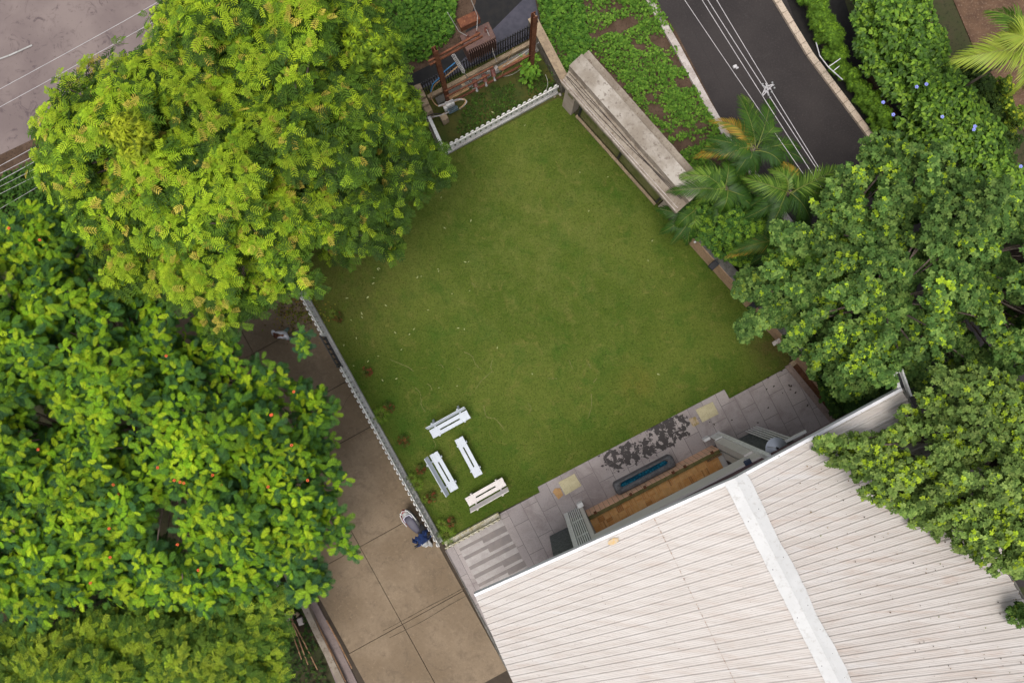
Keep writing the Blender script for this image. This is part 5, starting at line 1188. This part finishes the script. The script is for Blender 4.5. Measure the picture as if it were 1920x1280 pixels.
RB = [(1760, 690), (1800, 705), (1850, 690), (1960, 720), (2080, 760), (2080, 1100), (1960, 1090), (1905, 1080), (1870, 1050), (1850, 1065), (1800, 1020), (1740, 990), (1700, 960), (1680, 965), (1690, 930), (1640, 945), (1612, 910), (1620, 880), (1570, 890), (1590, 860), (1545, 840), (1555, 820), (1600, 815), (1650, 825), (1690, 815), (1722, 790), (1735, 740)]
tree('broadleaf_tree', RB, 6.9, 8.4, ROS, 'lighter green tree with small leaves hanging over the right side of the roof', 52, rmin=.2, rmax=.5, nshoot=62, per=3, lsc=(.16, .25), off=.06, stretch=.8, pal=[(.125, .20, .045), (.165, .25, .055), (.08, .135, .03), (.21, .29, .07)], young=[(.28, .40, .02), (.34, .45, .03)], yw=.2, holes=((1785, 830, .25), (1860, 800, .25), (1700, 870, .15), (1830, 940, .2)), r0=.22, pitch=(.3, .3), flat=1.0, edge=.55, base=tuple(W(1990, 900, 7).xy), space=1.05, zj=.6, tj=.25)
tree('leaf_spray', [(1900, 1140), (1935, 1130), (1950, 1175), (1905, 1170)], 6.6, 6.9, ROS, 's', 53, rmin=.2, rmax=.3, nshoot=40, per=3, lsc=(.15, .2), pal=GP, young=[(.2, .27, .03)], yw=.1, trunk=False, parent=bpy.data.objects['broadleaf_tree.001'], cname='hanging_spray', edge=.5)
for q_, sd in (([(1372, 612), (1400, 590), (1450, 575), (1455, 605), (1380, 636)], 55), ([(1368, 540), (1400, 515), (1430, 520), (1430, 545), (1385, 560)], 56), ([(1440, 590), (1480, 580), (1490, 620), (1460, 615)], 57)):
    tree('leaf_spray', q_, 4.3, 4.8, ROS, 's', sd, rmin=.2, rmax=.34, nshoot=46, per=3, lsc=(.16, .24), pal=GP, young=[(.2, .27, .03)], yw=.1, trunk=False, parent=bpy.data.objects['broadleaf_tree'], cname='hanging_spray', edge=.5, tier=0)
# yellow green tree inside the group
tree('light_tree', [(1430, 480), (1500, 455), (1560, 400), (1640, 410), (1680, 470), (1620, 530), (1560, 560), (1500, 560), (1450, 530)], 3.6, 5.4, ROS, 'bright green bushy tree between the palms and the grey green tree', 54, rmin=.3, rmax=.5, nshoot=55, per=3, lsc=(.2, .30), pal=[(.08, .17, .02), (.12, .22, .025), (.06, .12, .02)], young=[(.26, .36, .03)], yw=.35, r0=.1)
# 6. bushes
tree('round_bush', [(1285, 395), (1310, 370), (1340, 345), (1400, 350), (1440, 400), (1470, 430), (1460, 480), (1380, 500), (1340, 470), (1300, 440)], 1.6, 2.9, ROS, 'dark leafy bush under the palm fronds beside the canopy', 61, rmin=.3, rmax=.5, nshoot=60, per=3, lsc=(.15, .24), pal=[(.035, .09, .015), (.055, .13, .018), (.09, .17, .02)], young=[(.16, .27, .02)], yw=.3, cat='bush', r0=.06, holes=((1395, 395, .2),))
tree('round_bush', [(1500, 660), (1560, 680), (1660, 720), (1690, 760), (1600, 800), (1575, 790), (1530, 730)], 1.2, 2.6, ROS, 'dark bush below the trees along the lower end of the boundary wall', 62, rmin=.3, rmax=.5, nshoot=60, per=3, lsc=(.15, .24), pal=[(.03, .07, .014), (.045, .10, .018)], young=[(.12, .2, .02)], yw=.2, cat='bush', r0=.06)
# 7. creeper hedge with blue flowers, low hedge, yellow shrub
HEART = t_heart()
hedge, hb, he = tree('creeper_hedge', [(1600, -60), (1700, -60), (1765, 100), (1805, 165), (1880, 270), (1925, 340), (2040, 480), (1980, 540), (1900, 420), (1850, 370), (1790, 330), (1765, 295), (1715, 262), (1688, 212), (1655, 165), (1605, 110)], 1.4, 2.4, HEART, 'thick creeper hedge of heart-shaped leaves with a few blue flowers', 71, rmin=.3, rmax=.6, nshoot=75, per=3, lsc=(.12, .19), pal=[(.07, .145, .018), (.095, .185, .022), (.045, .10, .015)], young=[(.15, .27, .025), (.19, .31, .03)], yw=.4, cat='hedge', trunk=False, space=.72, pitch=(.1, .5), mat='leafglossy', z_in=.9, edge=.85)
for (px, py) in ((1719, 163), (1737, 158), (1828, 237), (1826, 243), (1656, 192), (1675, 215), (1767, 219), (1914, 312)):
    b = MB()
    for k in range(5):
        a = k * 1.257; b.ellipsoid((.04 * math.cos(a), .04 * math.sin(a), 0), (.035, .03, .012), 6)
    p = W(px, py, 2.75); o = b.build('flower', M['flower_blue'], hedge); o.location = (p.x - hedge.location.x, p.y - hedge.location.y, 2.75)
tree('low_hedge', [(1460, -100), (1500, -100), (1588, 112), (1618, 152), (1658, 212), (1705, 272), (1705, 300), (1682, 285), (1636, 220), (1598, 162), (1562, 118)], .55, .95, FINE, 'low clipped grassy hedge between the sandy kerb and the drain', 72, rmin=.14, rmax=.24, nshoot=46, per=4, tier=0, stretch=0, lsc=(.10, .17), pal=[(.08, .16, .015), (.11, .21, .02)], young=[(.16, .28, .02)], yw=.3, cat='hedge', trunk=False, space=.65, edge=.8)
tree('yellow_shrub', [(1858, 150), (1875, 150), (1890, 200), (1910, 250), (1895, 260), (1870, 210)], .8, 1.3, ROS, 'narrow yellow green shrub on the soil path right of the creeper hedge', 73, rmin=.15, rmax=.25, nshoot=40, per=3, lsc=(.12, .18), pal=[(.12, .20, .02), (.06, .11, .015)], young=[(.36, .42, .03)], yw=.4, cat='shrub', trunk=False, space=.7)
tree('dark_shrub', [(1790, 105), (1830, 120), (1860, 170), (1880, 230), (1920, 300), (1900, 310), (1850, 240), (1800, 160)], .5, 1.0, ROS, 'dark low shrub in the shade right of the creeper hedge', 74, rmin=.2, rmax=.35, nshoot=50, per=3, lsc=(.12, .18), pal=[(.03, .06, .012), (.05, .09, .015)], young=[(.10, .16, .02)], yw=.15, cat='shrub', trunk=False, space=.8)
# ------------------------------------------------------------------ palms
def frond(L, rb, pb, pm_, pt, wid, cols, rng, n=52, width=.011):
    R = bez(pb, pm_, pt, n + 1); rb.tube(R, .013, 5, .004)
    P, D, sc, C = [], [], [], []
    for i in range(5, n + 1):
        f = i / n; p = R[i]; d = (R[min(i + 1, n)] - R[i - 1]).normalized(); side = d.cross(Vector((0, 0, 1))).normalized(); up = side.cross(d)
        l = wid * (math.sin(math.pi * min(1, .18 + .80 * f)) ** .6) * (.85 + .1 * rng.random())
        for s in (-1, 1):
            dd = (side * s * (.85 - .35 * f) + d * (.45 + .6 * f) + up * .25 + Vector((0, 0, -.15))).normalized()
            dd = dd + Vector(rng.uniform(-.06, .06, 3)); P.append(p); D.append(dd); sc.append(l * rng.uniform(.82, 1.08))
            k = rng.random(); C.append(cols[0] if k < cols[2] else cols[1])
    v = [(0, -.013, 0), (0, .013, 0), (.35, .032, .0), (.35, -.032, .0), (.75, .02, -.16), (.75, -.02, -.16), (1.0, 0, -.36)]
    tm = (np.array(v), [[0, 3, 2, 1], [3, 5, 4, 2]]); tm2 = (np.array(v), [[5, 6, 4]])
    P, D, sc = np.array([tuple(q) for q in P]), np.array([tuple(q) for q in D]), np.array(sc)
    C = np.array(C) * (1 + rng.uniform(-.2, .2, (len(C), 1))); N = np.tile([0, 0, 1.0], (len(P), 1))
    L.put(tm, P, D, N, sc, C); L.put(tm2, P, D, N, sc, C)
PG, PG2, PO = (.034, .082, .010), (.058, .12, .013), (.42, .24, .03)
def palm(cx, cy, zc, fr, lab, seed, name='areca_palm'):
    rng = np.random.default_rng(seed); c = W(cx, cy, zc); g = Vector((c.x, c.y, 0)); r = empty(name, g, 0, lab, 'palm')
    for (tx, ty, tz, wid, kind) in fr:
        L = Leaves(); rb = MB(); t = W(tx, ty, tz); m = (c * .5 + t * .5) + Vector((rng.uniform(-.3, .3), rng.uniform(-.3, .3), .85)) ; s0 = c + Vector((rng.uniform(-.12, .12), rng.uniform(-.12, .12), rng.uniform(-.2, .2)))
        cols = {'g': (PG, PG2, .65), 'l': (PG2, (.14, .23, .03), .5), 'o': ((.34, .21, .03), (.16, .18, .025), .55), 'y': ((.30, .36, .05), (.24, .32, .04), .6), 'd': ((.035, .08, .02), PG, .6)}[kind]
        frond(L, rb, s0, m, t, wid, cols, rng); o = L.build('frond', M['palmleaf'], r, (g.x, g.y, 0)); rb.build('rachis', M['rachis'], o, g)
    tb = MB()
    for k in range(5 if name == 'areca_palm' else 1):
        a = k * 1.3; tb.tube(bez((.35 * math.cos(a), .35 * math.sin(a), 0), (.25 * math.cos(a), .25 * math.sin(a), zc * .6), (.06 * math.cos(a), .06 * math.sin(a), zc), 6), .05, 8, .035)
    tb.build('stem', M['bark'], r, smooth=True)
    if name == 'areca_palm':
        for k in range(10):
            a = rng.uniform(0, 6.28); q = c + Vector((math.cos(a), math.sin(a), 0)) * rng.uniform(.8, 1.6); q.z = zc - rng.uniform(.2, 1.2)
            L = Leaves(); rb = MB(); frond(L, rb, c + Vector((0, 0, -.2)), c * .5 + q * .5 + Vector((rng.uniform(-.25, .25), rng.uniform(-.25, .25), .5)), q, rng.uniform(.4, .55), (PG, (.028, .07, .013), .45), rng)
            o = L.build('frond', M['palmleaf'], r, (g.x, g.y, 0)); rb.build('rachis', M['rachis'], o, g)
palm(1412, 278, 3.6, [(1384, 178, 3.4, .55, 'g'), (1390, 176, 2.9, .5, 'l'), (1442, 186, 3.3, .6, 'g'), (1330, 226, 2.8, .6, 'o'), (1300, 296, 2.6, .55, 'o'), (1345, 300, 3.0, .5, 'g'), (1502, 278, 3.1, .55, 'g'), (1518, 308, 2.8, .6, 'd'), (1452, 240, 3.6, .5, 'g'), (1375, 330, 2.9, .5, 'd'), (1470, 330, 3.0, .55, 'd')], 'areca palm with two orange fronds leaning over the dark lane kerb', 81)
palm(1360, 352, 3.2, [(1262, 334, 2.9, .6, 'l'), (1250, 360, 2.8, .55, 'g'), (1312, 315, 3.0, .5, 'g'), (1365, 300, 2.8, .5, 'g'), (1350, 400, 2.8, .5, 'g'), (1300, 385, 2.6, .5, 'l')], 'areca palm whose fronds reach left across the end of the concrete canopy', 82)
palm(1480, 358, 3.7, [(1388, 330, 3.2, .6, 'l'), (1440, 318, 3.5, .5, 'l'), (1577, 312, 3.6, .65, 'l'), (1560, 372, 3.1, .6, 'g'), (1405, 388, 3.0, .6, 'd'), (1520, 422, 3.0, .6, 'd'), (1465, 300, 3.3, .45, 'o'), (1500, 318, 3.3, .45, 'g'), (1440, 430, 2.8, .5, 'd'), (1535, 330, 3.3, .5, 'g')], 'areca palm in the middle of the clump reaching right over the dark lane', 83)
palm(1482, 452, 3.0, [(1358, 484, 2.5, .5, 'o'), (1366, 474, 2.8, .6, 'g'), (1400, 500, 2.3, .45, 'd'), (1450, 520, 2.3, .5, 'd'), (1430, 420, 2.8, .5, 'd')], 'areca palm with a long frond over the boundary wall, its tip yellowed', 84)
palm(1300, 398, 2.4, [(1266, 432, 2.0, .4, 'g'), (1262, 418, 1.8, .4, 'g'), (1285, 440, 1.9, .35, 'l')], 'small palm at the canopy end with fronds touching the lawn edge', 85)
palm(1925, 88, 5.6, [(1786, 112, 5.0, .9, 'y'), (1898, 178, 4.6, .8, 'y'), (1880, 60, 5.6, .8, 'y'), (1935, 205, 4.6, .9, 'l'), (1990, 160, 4.8, .9, 'l'), (2000, 60, 5.0, .9, 'y'), (1850, 20, 5, .8, 'l')], 'coconut palm with long pale yellow green fronds in the upper right corner', 86, 'coconut_palm')
# ------------------------------------------------------------------ ferns and crotons on the lawn
def small_plant(px, py, kind, s, lab, seed):
    rng = np.random.default_rng(seed); p = W(px, py); r = empty('fern_palm' if kind == 'fern' else 'croton', p, 0, lab, 'plant', 'small plants along the picket fence')
    L = Leaves(); rb = MB()
    if kind == 'fern':
        for k in range(9):
            a = k * .7 + rng.uniform(-.2, .2); t = Vector((s * math.cos(a), s * math.sin(a), .18)); frond(L, rb, Vector((0, 0, .1)), Vector((t.x * .5, t.y * .5, .5)), t, s * .42, ((.17, .28, .02), (.10, .20, .015), .6), rng, n=16)
    else:
        n = 60; a = rng.uniform(0, 6.28, n); P = np.stack([np.cos(a), np.sin(a), np.zeros(n)], 1) * rng.uniform(.02, s * .42, (n, 1)); P[:, 2] = rng.uniform(.05, .35, n)
        D = np.stack([np.cos(a), np.sin(a), rng.uniform(-.2, .5, n)], 1); L.put(PIN, P, D, np.tile([0, 0, 1.], (n, 1)), rng.uniform(.07, .15, n), pick(n, [(.24, .06, .03), (.14, .05, .015), (.05, .09, .012), (.10, .12, .02)], [1, 2, 3, 2], rng))
        rb.tube([(0, 0, 0), (0, 0, .3)], .012, 5)
    L.build('leaves', M['leaf'], r); rb.build('stem', M['rachis'], r)
for i, a in enumerate(((717, 776, 'fern', .38, 'bright little fern palm beside the upper red croton at the long fence'), (731, 763, 'croton', .28, 'small red croton above the bright fern palm'), (757, 826, 'croton', .34, 'reddish croton in a round dark patch of grass left of the benches'), (774, 893, 'fern', .25, 'upper of two small ferns between the fence and the left bench'), (790, 878, 'croton', .25, 'small brownish croton right behind the left bench'), (784, 905, 'fern', .3, 'lower of two small ferns between the fence and the left bench'), (808, 930, 'croton', .3, 'low greenish croton below the left bench'), (797, 932, 'fern', .2, 'tiny fern next to the lowest greenish croton'), (838, 999, 'fern', .42, 'bright fern palm in the lawn corner where two picket fences meet'), (845, 978, 'croton', .26, 'small brown croton above the corner fern palm'), (829, 978, 'fern', .24, 'small faint fern above the corner fern palm'), (636, 596, 'croton', .26, 'small red croton near the far shaded end of the long fence'), (628, 588, 'fern', .2, 'small fern near the far shaded end of the long fence'), (690, 697, 'croton', .22, 'tiny red croton halfway along the long fence'))): small_plant(*a, 100 + i)
# ------------------------------------------------------------------ ground cover
def cover(name, poly, n, lab, seed, tm=ROS, pal=((.05, .13, .015), (.08, .18, .02), (.12, .24, .025)), sc=(.10, .2), hh=.35, gaps=.48, freq=.9):
    rng = np.random.default_rng(seed); P2 = np.array(worldpoly(poly, 0)); lo, hi = P2.min(0), P2.max(0); C = rng.uniform(lo, hi, (n, 2)); C = C[inpoly(C, [tuple(q) for q in P2])]
    # clumps: sum of sines as a cheap height field
    h = np.zeros(len(C)); ph = rng.uniform(0, 6.28, (9, 3))
    for k in range(9):
        d = np.array([math.cos(ph[k, 0]), math.sin(ph[k, 0])]) * freq * (1 + k * .45); h += np.sin(C @ d * 2 + ph[k, 1]) / (1 + k * .25)
    h = (h - h.min()) / (h.max() - h.min()); keep = h + rng.uniform(-.12, .12, len(C)) > gaps - .1; C, h = C[keep], h[keep]
    z = rng.uniform(0, 1, len(C)) * hh * np.clip((h - gaps + .25) * 2.2, .12, 1); a = rng.uniform(0, 6.28, len(C))
    P = np.concatenate([C, z[:, None] + .03], 1); D = np.stack([np.cos(a), np.sin(a), rng.uniform(-.3, .3, len(C))], 1); N = rng.uniform(-.5, .5, (len(C), 3)) + np.array([0, 0, 1.])
    L = Leaves(); L.put(tm, P, D, N, rng.uniform(*sc, len(C)), pick(len(C), list(pal), [1, 1.2, 1], rng)); o = L.build(name, M['leaf']); return tag(o, lab, 'ground cover', None, 'stuff')
cover('ground_cover', [(1060, -120), (1150, -120), (1262, 60), (1270, 108), (1320, 200), (1360, 270), (1385, 310), (1420, 400), (1310, 400), (1305, 330), (1210, 215), (1115, 105)], 40000, 'bright green weeds with bare soil gaps between canopy and dark lane', 1, gaps=.50, freq=1.3, sc=(.06, .15), pal=((.07, .16, .018), (.11, .23, .025), (.16, .29, .035)))
cover('ground_cover', [(1000, -60), (1080, -60), (1108, 98), (1050, 150), (1045, 160), (1025, 120)], 4600, 'tangle of weeds between the stone wall and the canopy tip', 2, gaps=.2)
cover('ground_cover', [(-30, 350), (80, 300), (210, 240), (300, 300), (250, 420), (150, 460), (-40, 480)], 15000, 'dark green weeds below the dusty road verge', 3, pal=((.03, .08, .012), (.05, .12, .015), (.08, .17, .02)), sc=(.08, .16), gaps=.2, tm=ROS)
cover('ground_cover', [(660, 20), (860, -20), (850, 70), (810, 105), (760, 142), (735, 140), (690, 110)], 5000, 'weeds on the earth bank above the black trench', 4, gaps=.25)
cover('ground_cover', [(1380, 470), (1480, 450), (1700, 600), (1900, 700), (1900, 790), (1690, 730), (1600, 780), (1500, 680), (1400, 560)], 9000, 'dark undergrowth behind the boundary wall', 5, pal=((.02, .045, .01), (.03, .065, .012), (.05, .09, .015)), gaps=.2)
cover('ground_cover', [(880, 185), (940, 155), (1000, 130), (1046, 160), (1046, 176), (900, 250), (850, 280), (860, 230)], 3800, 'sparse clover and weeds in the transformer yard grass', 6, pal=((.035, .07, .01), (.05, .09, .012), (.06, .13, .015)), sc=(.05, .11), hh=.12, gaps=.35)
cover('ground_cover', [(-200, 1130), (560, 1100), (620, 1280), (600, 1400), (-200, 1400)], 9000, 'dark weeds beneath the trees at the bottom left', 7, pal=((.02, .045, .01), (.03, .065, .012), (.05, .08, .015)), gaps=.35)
# climbing vine on the right post
rng = np.random.default_rng(9); n = 150; L = Leaves(); zz = rng.uniform(.1, 1.9, n); a = rng.uniform(0, 6.28, n); bp = W(994, 147)
P = np.stack([bp.x + np.cos(a) * .16 + rng.uniform(-.2, .12, n), bp.y + np.sin(a) * .16 + rng.uniform(-.25, .1, n), zz], 1)
L.put(HEART, P, np.stack([np.cos(a), np.sin(a), rng.uniform(-.4, .2, n)], 1), np.tile([0, 0, 1.], (n, 1)), rng.uniform(.10, .18, n), pick(n, [(.10, .22, .02), (.16, .30, .03)], [1, 1], rng))
r = empty('climbing_vine', bp, 0, 'bright green vine climbing the right rusty post', 'vine'); L.build('leaves', M['leaf'], r, bp)
# ------------------------------------------------------------------ lawn grass tufts
rng = np.random.default_rng(77); PL = worldpoly(LAWN, 0); A = np.array(PL); C = rng.uniform(A.min(0), A.max(0), (260000, 2)); C = C[inpoly(C, PL)]
dch = distpoly(C, PL); C = C[dch > .05]; n = len(C); a = rng.uniform(0, 6.28, n)
tv = np.array([(0, -.12, 0), (0, .12, 0), (.35, 0, 1.0)]); L = Leaves()
L.put((tv, [[0, 1, 2]]), np.concatenate([C, np.full((n, 1), .01)], 1), np.stack([np.cos(a), np.sin(a), rng.uniform(-.2, .8, n)], 1), np.tile([0, 0, 1.], (n, 1)), rng.uniform(.035, .075, n), pick(n, [(.05, .088, .008), (.08, .122, .013), (.03, .06, .006), (.15, .17, .035)], [3, 3, 2, 1], rng))
tag(L.build('grass', M['leaf']), 'short mown grass blades of the lawn', 'grass', None, 'stuff')
# worn wiggly trails in the turf
b = MB(); k_ = 1 / 2.976
for pts in (((270, 635), (310, 655), (370, 675), (400, 700)), ((690, 590), (730, 620), (750, 660), (775, 690)), ((415, 790), (440, 830), (450, 890), (475, 925)), ((790, 890), (815, 950), (860, 970), (910, 1030)), ((480, 770), (500, 785), (505, 805)), ((1270, 640), (1275, 660), (1290, 690)), ((1390, 830), (1400, 890), (1375, 970)), ((730, 210), (740, 225), (745, 235)), ((840, 700), (780, 750), (750, 800)), ((1150, 745), (1180, 738), (1210, 740)), ((650, 685), (665, 697)), ((1040, 880), (1060, 910), (1050, 935)), ((540, 670), (555, 665), (570, 680)), ((840, 640), (835, 680), (845, 710)), ((1380, 660), (1390, 690)), ((515, 1085), (525, 1110), (520, 1130)), ((1410, 765), (1425, 745))):
    Lp = spline([jig(W(640 + x * k_, 460 + y * k_, .022), .03) for x, y in pts], 7)
    for i in range(len(Lp) - 1):
        p, q = Lp[i], Lp[i + 1]; nn = Vector((-(q - p).y, (q - p).x, 0)).normalized() * random.uniform(.006, .018); jj = Vector((random.uniform(-.012, .012), random.uniform(-.012, .012), 0)); Lp[i + 1] = q + jj
        b.add([p - nn, q + jj - nn, q + jj + nn, p + nn], [(0, 1, 2, 3)])
tag(b.build('worn_trails', pm('dry_turf', (.16, .155, .045), (.11, .125, .03), 9, None, 10)), 'thin dry wiggly trails in the lawn', None, None, 'structure')
# fallen leaves
lv = MB(); lv.add([(0, 0, 0), (.05, .028, .012), (.11, .02, .006), (.15, 0, 0), (.11, -.02, .006), (.05, -.028, .012)], [(0, 5, 4, 3, 2, 1)][:1])
lm = pm('fallen_leaf', (.32, .35, .14), (.26, .29, .12), 5, None, 10, .6, 0); first = None
A_ = [(700, 95), (545, 135), (720, 250), (440, 175), (420, 185), (200, 125), (175, 180), (185, 207), (490, 360), (110, 395), (118, 388), (60, 420), (295, 480), (385, 490), (400, 472), (685, 460), (660, 460), (870, 578), (330, 585), (225, 745), (315, 740), (550, 793), (155, 640), (200, 617), (255, 340), (1063, 710), (1713, 90), (650, 780), (40, 293), (10, 72), (155, 283), (82, 510), (612, 270), (1760, 715), (15, 550), (74, 673)]
B_ = [(1020, 435), (1330, 688), (1493, 720), (725, 955), (705, 1195), (545, 1240), (555, 840), (1730, 1080), (852, 362), (205, 1225), (1385, 905), (570, 1000)]
for i, (x, y) in enumerate([(640 + x * k_, 460 + y * k_) for x, y in A_] + [(640 + x * k_, 90 + y * k_) for x, y in B_]):
    if first is None: o = lv.build('fallen_leaf', lm); first = o
    else: o = first.copy(); COL.objects.link(o)
    s = random.uniform(.5, .95); o.scale = (s, s, s); o.location = W(x, y, .045); o.rotation_euler = (random.uniform(-.2, .2), random.uniform(-.2, .2), random.uniform(0, 6.3)); tag(o, 'small pale leaf fallen on the lawn grass', 'leaf', 'pale leaves fallen on the lawn')
dm_ = pm('dead_leaf', (.03, .022, .016), (.05, .04, .02), 5, None, 10, .8, 0); first = None
for (x, y) in ((1468, 694), (1437, 708), (1412, 722), (1452, 722), (1436, 731), (1467, 735), (1484, 730), (1439, 766), (1423, 792), (1484, 721), (1478, 720), (1280, 776), (1332, 792), (1340, 797), (1374, 786), (1490, 738), (1513, 762), (1507, 820), (1503, 825)):
    b = MB(); s = random.uniform(.5, 1)
    if first is None: b.add([(0, 0, 0), (.03, .03, .02), (.09, .02, .01), (.12, 0, .02), (.08, -.03, 0), (.03, -.025, .01)], [(0, 5, 4, 3, 2, 1)]); o = b.build('dead_leaf', dm_); first = o
    else: o = first.copy(); COL.objects.link(o)
    o.scale = (s, s, s); o.location = W(x, y, .068); o.rotation_euler = (0, 0, random.uniform(0, 6.3)); tag(o, 'small dark dead leaf lying on the grey patio flags', 'leaf', 'dark dead leaves on the patio')
# leaf litter on the shaded end of the drive
rng = np.random.default_rng(5); n = 500; C = np.array([tuple(W(x, y).xy) for x, y in zip(rng.normal(560, 28, n), rng.normal(583, 20, n))]); L = Leaves(); a = rng.uniform(0, 6.28, n)
L.put(HEART, np.concatenate([C, np.full((n, 1), .045)], 1), np.stack([np.cos(a), np.sin(a), rng.uniform(0, .3, n)], 1), np.tile([0, 0, 1.], (n, 1)), rng.uniform(.04, .09, n), pick(n, [(.20, .20, .03), (.30, .20, .04), (.10, .07, .03), (.12, .16, .02)], [2, 1, 3, 2], rng))
tag(L.build('leaf_litter', M['leaf']), 'scattered yellow and brown leaf litter on the driveway by the long fence', 'leaf litter', None, 'stuff')

# twigs and dead leaves blown onto the roof under the overhanging tree
rng = np.random.default_rng(66); n = 200; f = rng.uniform(.0, .62, n); q = 1 - rng.uniform(0, 1, n) ** 1.6 * .75; P = np.array([tuple(R0.lerp(R1, a_).lerp(B0.lerp(B1, a_), c_) + Vector((0, 0, .05))) for a_, c_ in zip(f, q)])
a = rng.uniform(0, 6.28, n); L = Leaves(); L.put(HEART, P, np.stack([np.cos(a), np.sin(a), rng.uniform(-.1, .2, n)], 1), np.tile([0, 0, 1.], (n, 1)), rng.uniform(.02, .055, n), pick(n, [(.12, .07, .04), (.20, .13, .06), (.05, .035, .03), (.12, .14, .03)], [3, 2, 3, 1], rng))
tag(L.build('roof_litter', M['leaf']), 'scattered dead leaves lying on the stained right slope of the roof', 'leaf litter', None, 'stuff')

b = MB(); c0 = A0.lerp(R0, .54); d0 = (R0 - A0).normalized(); d1 = (A1 - A0).normalized(); pts = []
for k in range(14):
    a = 2 * math.pi * k / 14; rr_ = random.uniform(.7, 1.15); p = c0 + d1 * (.22 + .09 * math.sin(a) * rr_) + d0 * (.20 * math.cos(a) * rr_); pts.append((p.x, p.y, p.z + .040))
b.add(pts, [tuple(range(14))]); o_ = hp(b, 'paint_mark', pm('ochre_paint', (.55, .36, .14), (.50, .40, .28), 12, None, 9, .7, 0))
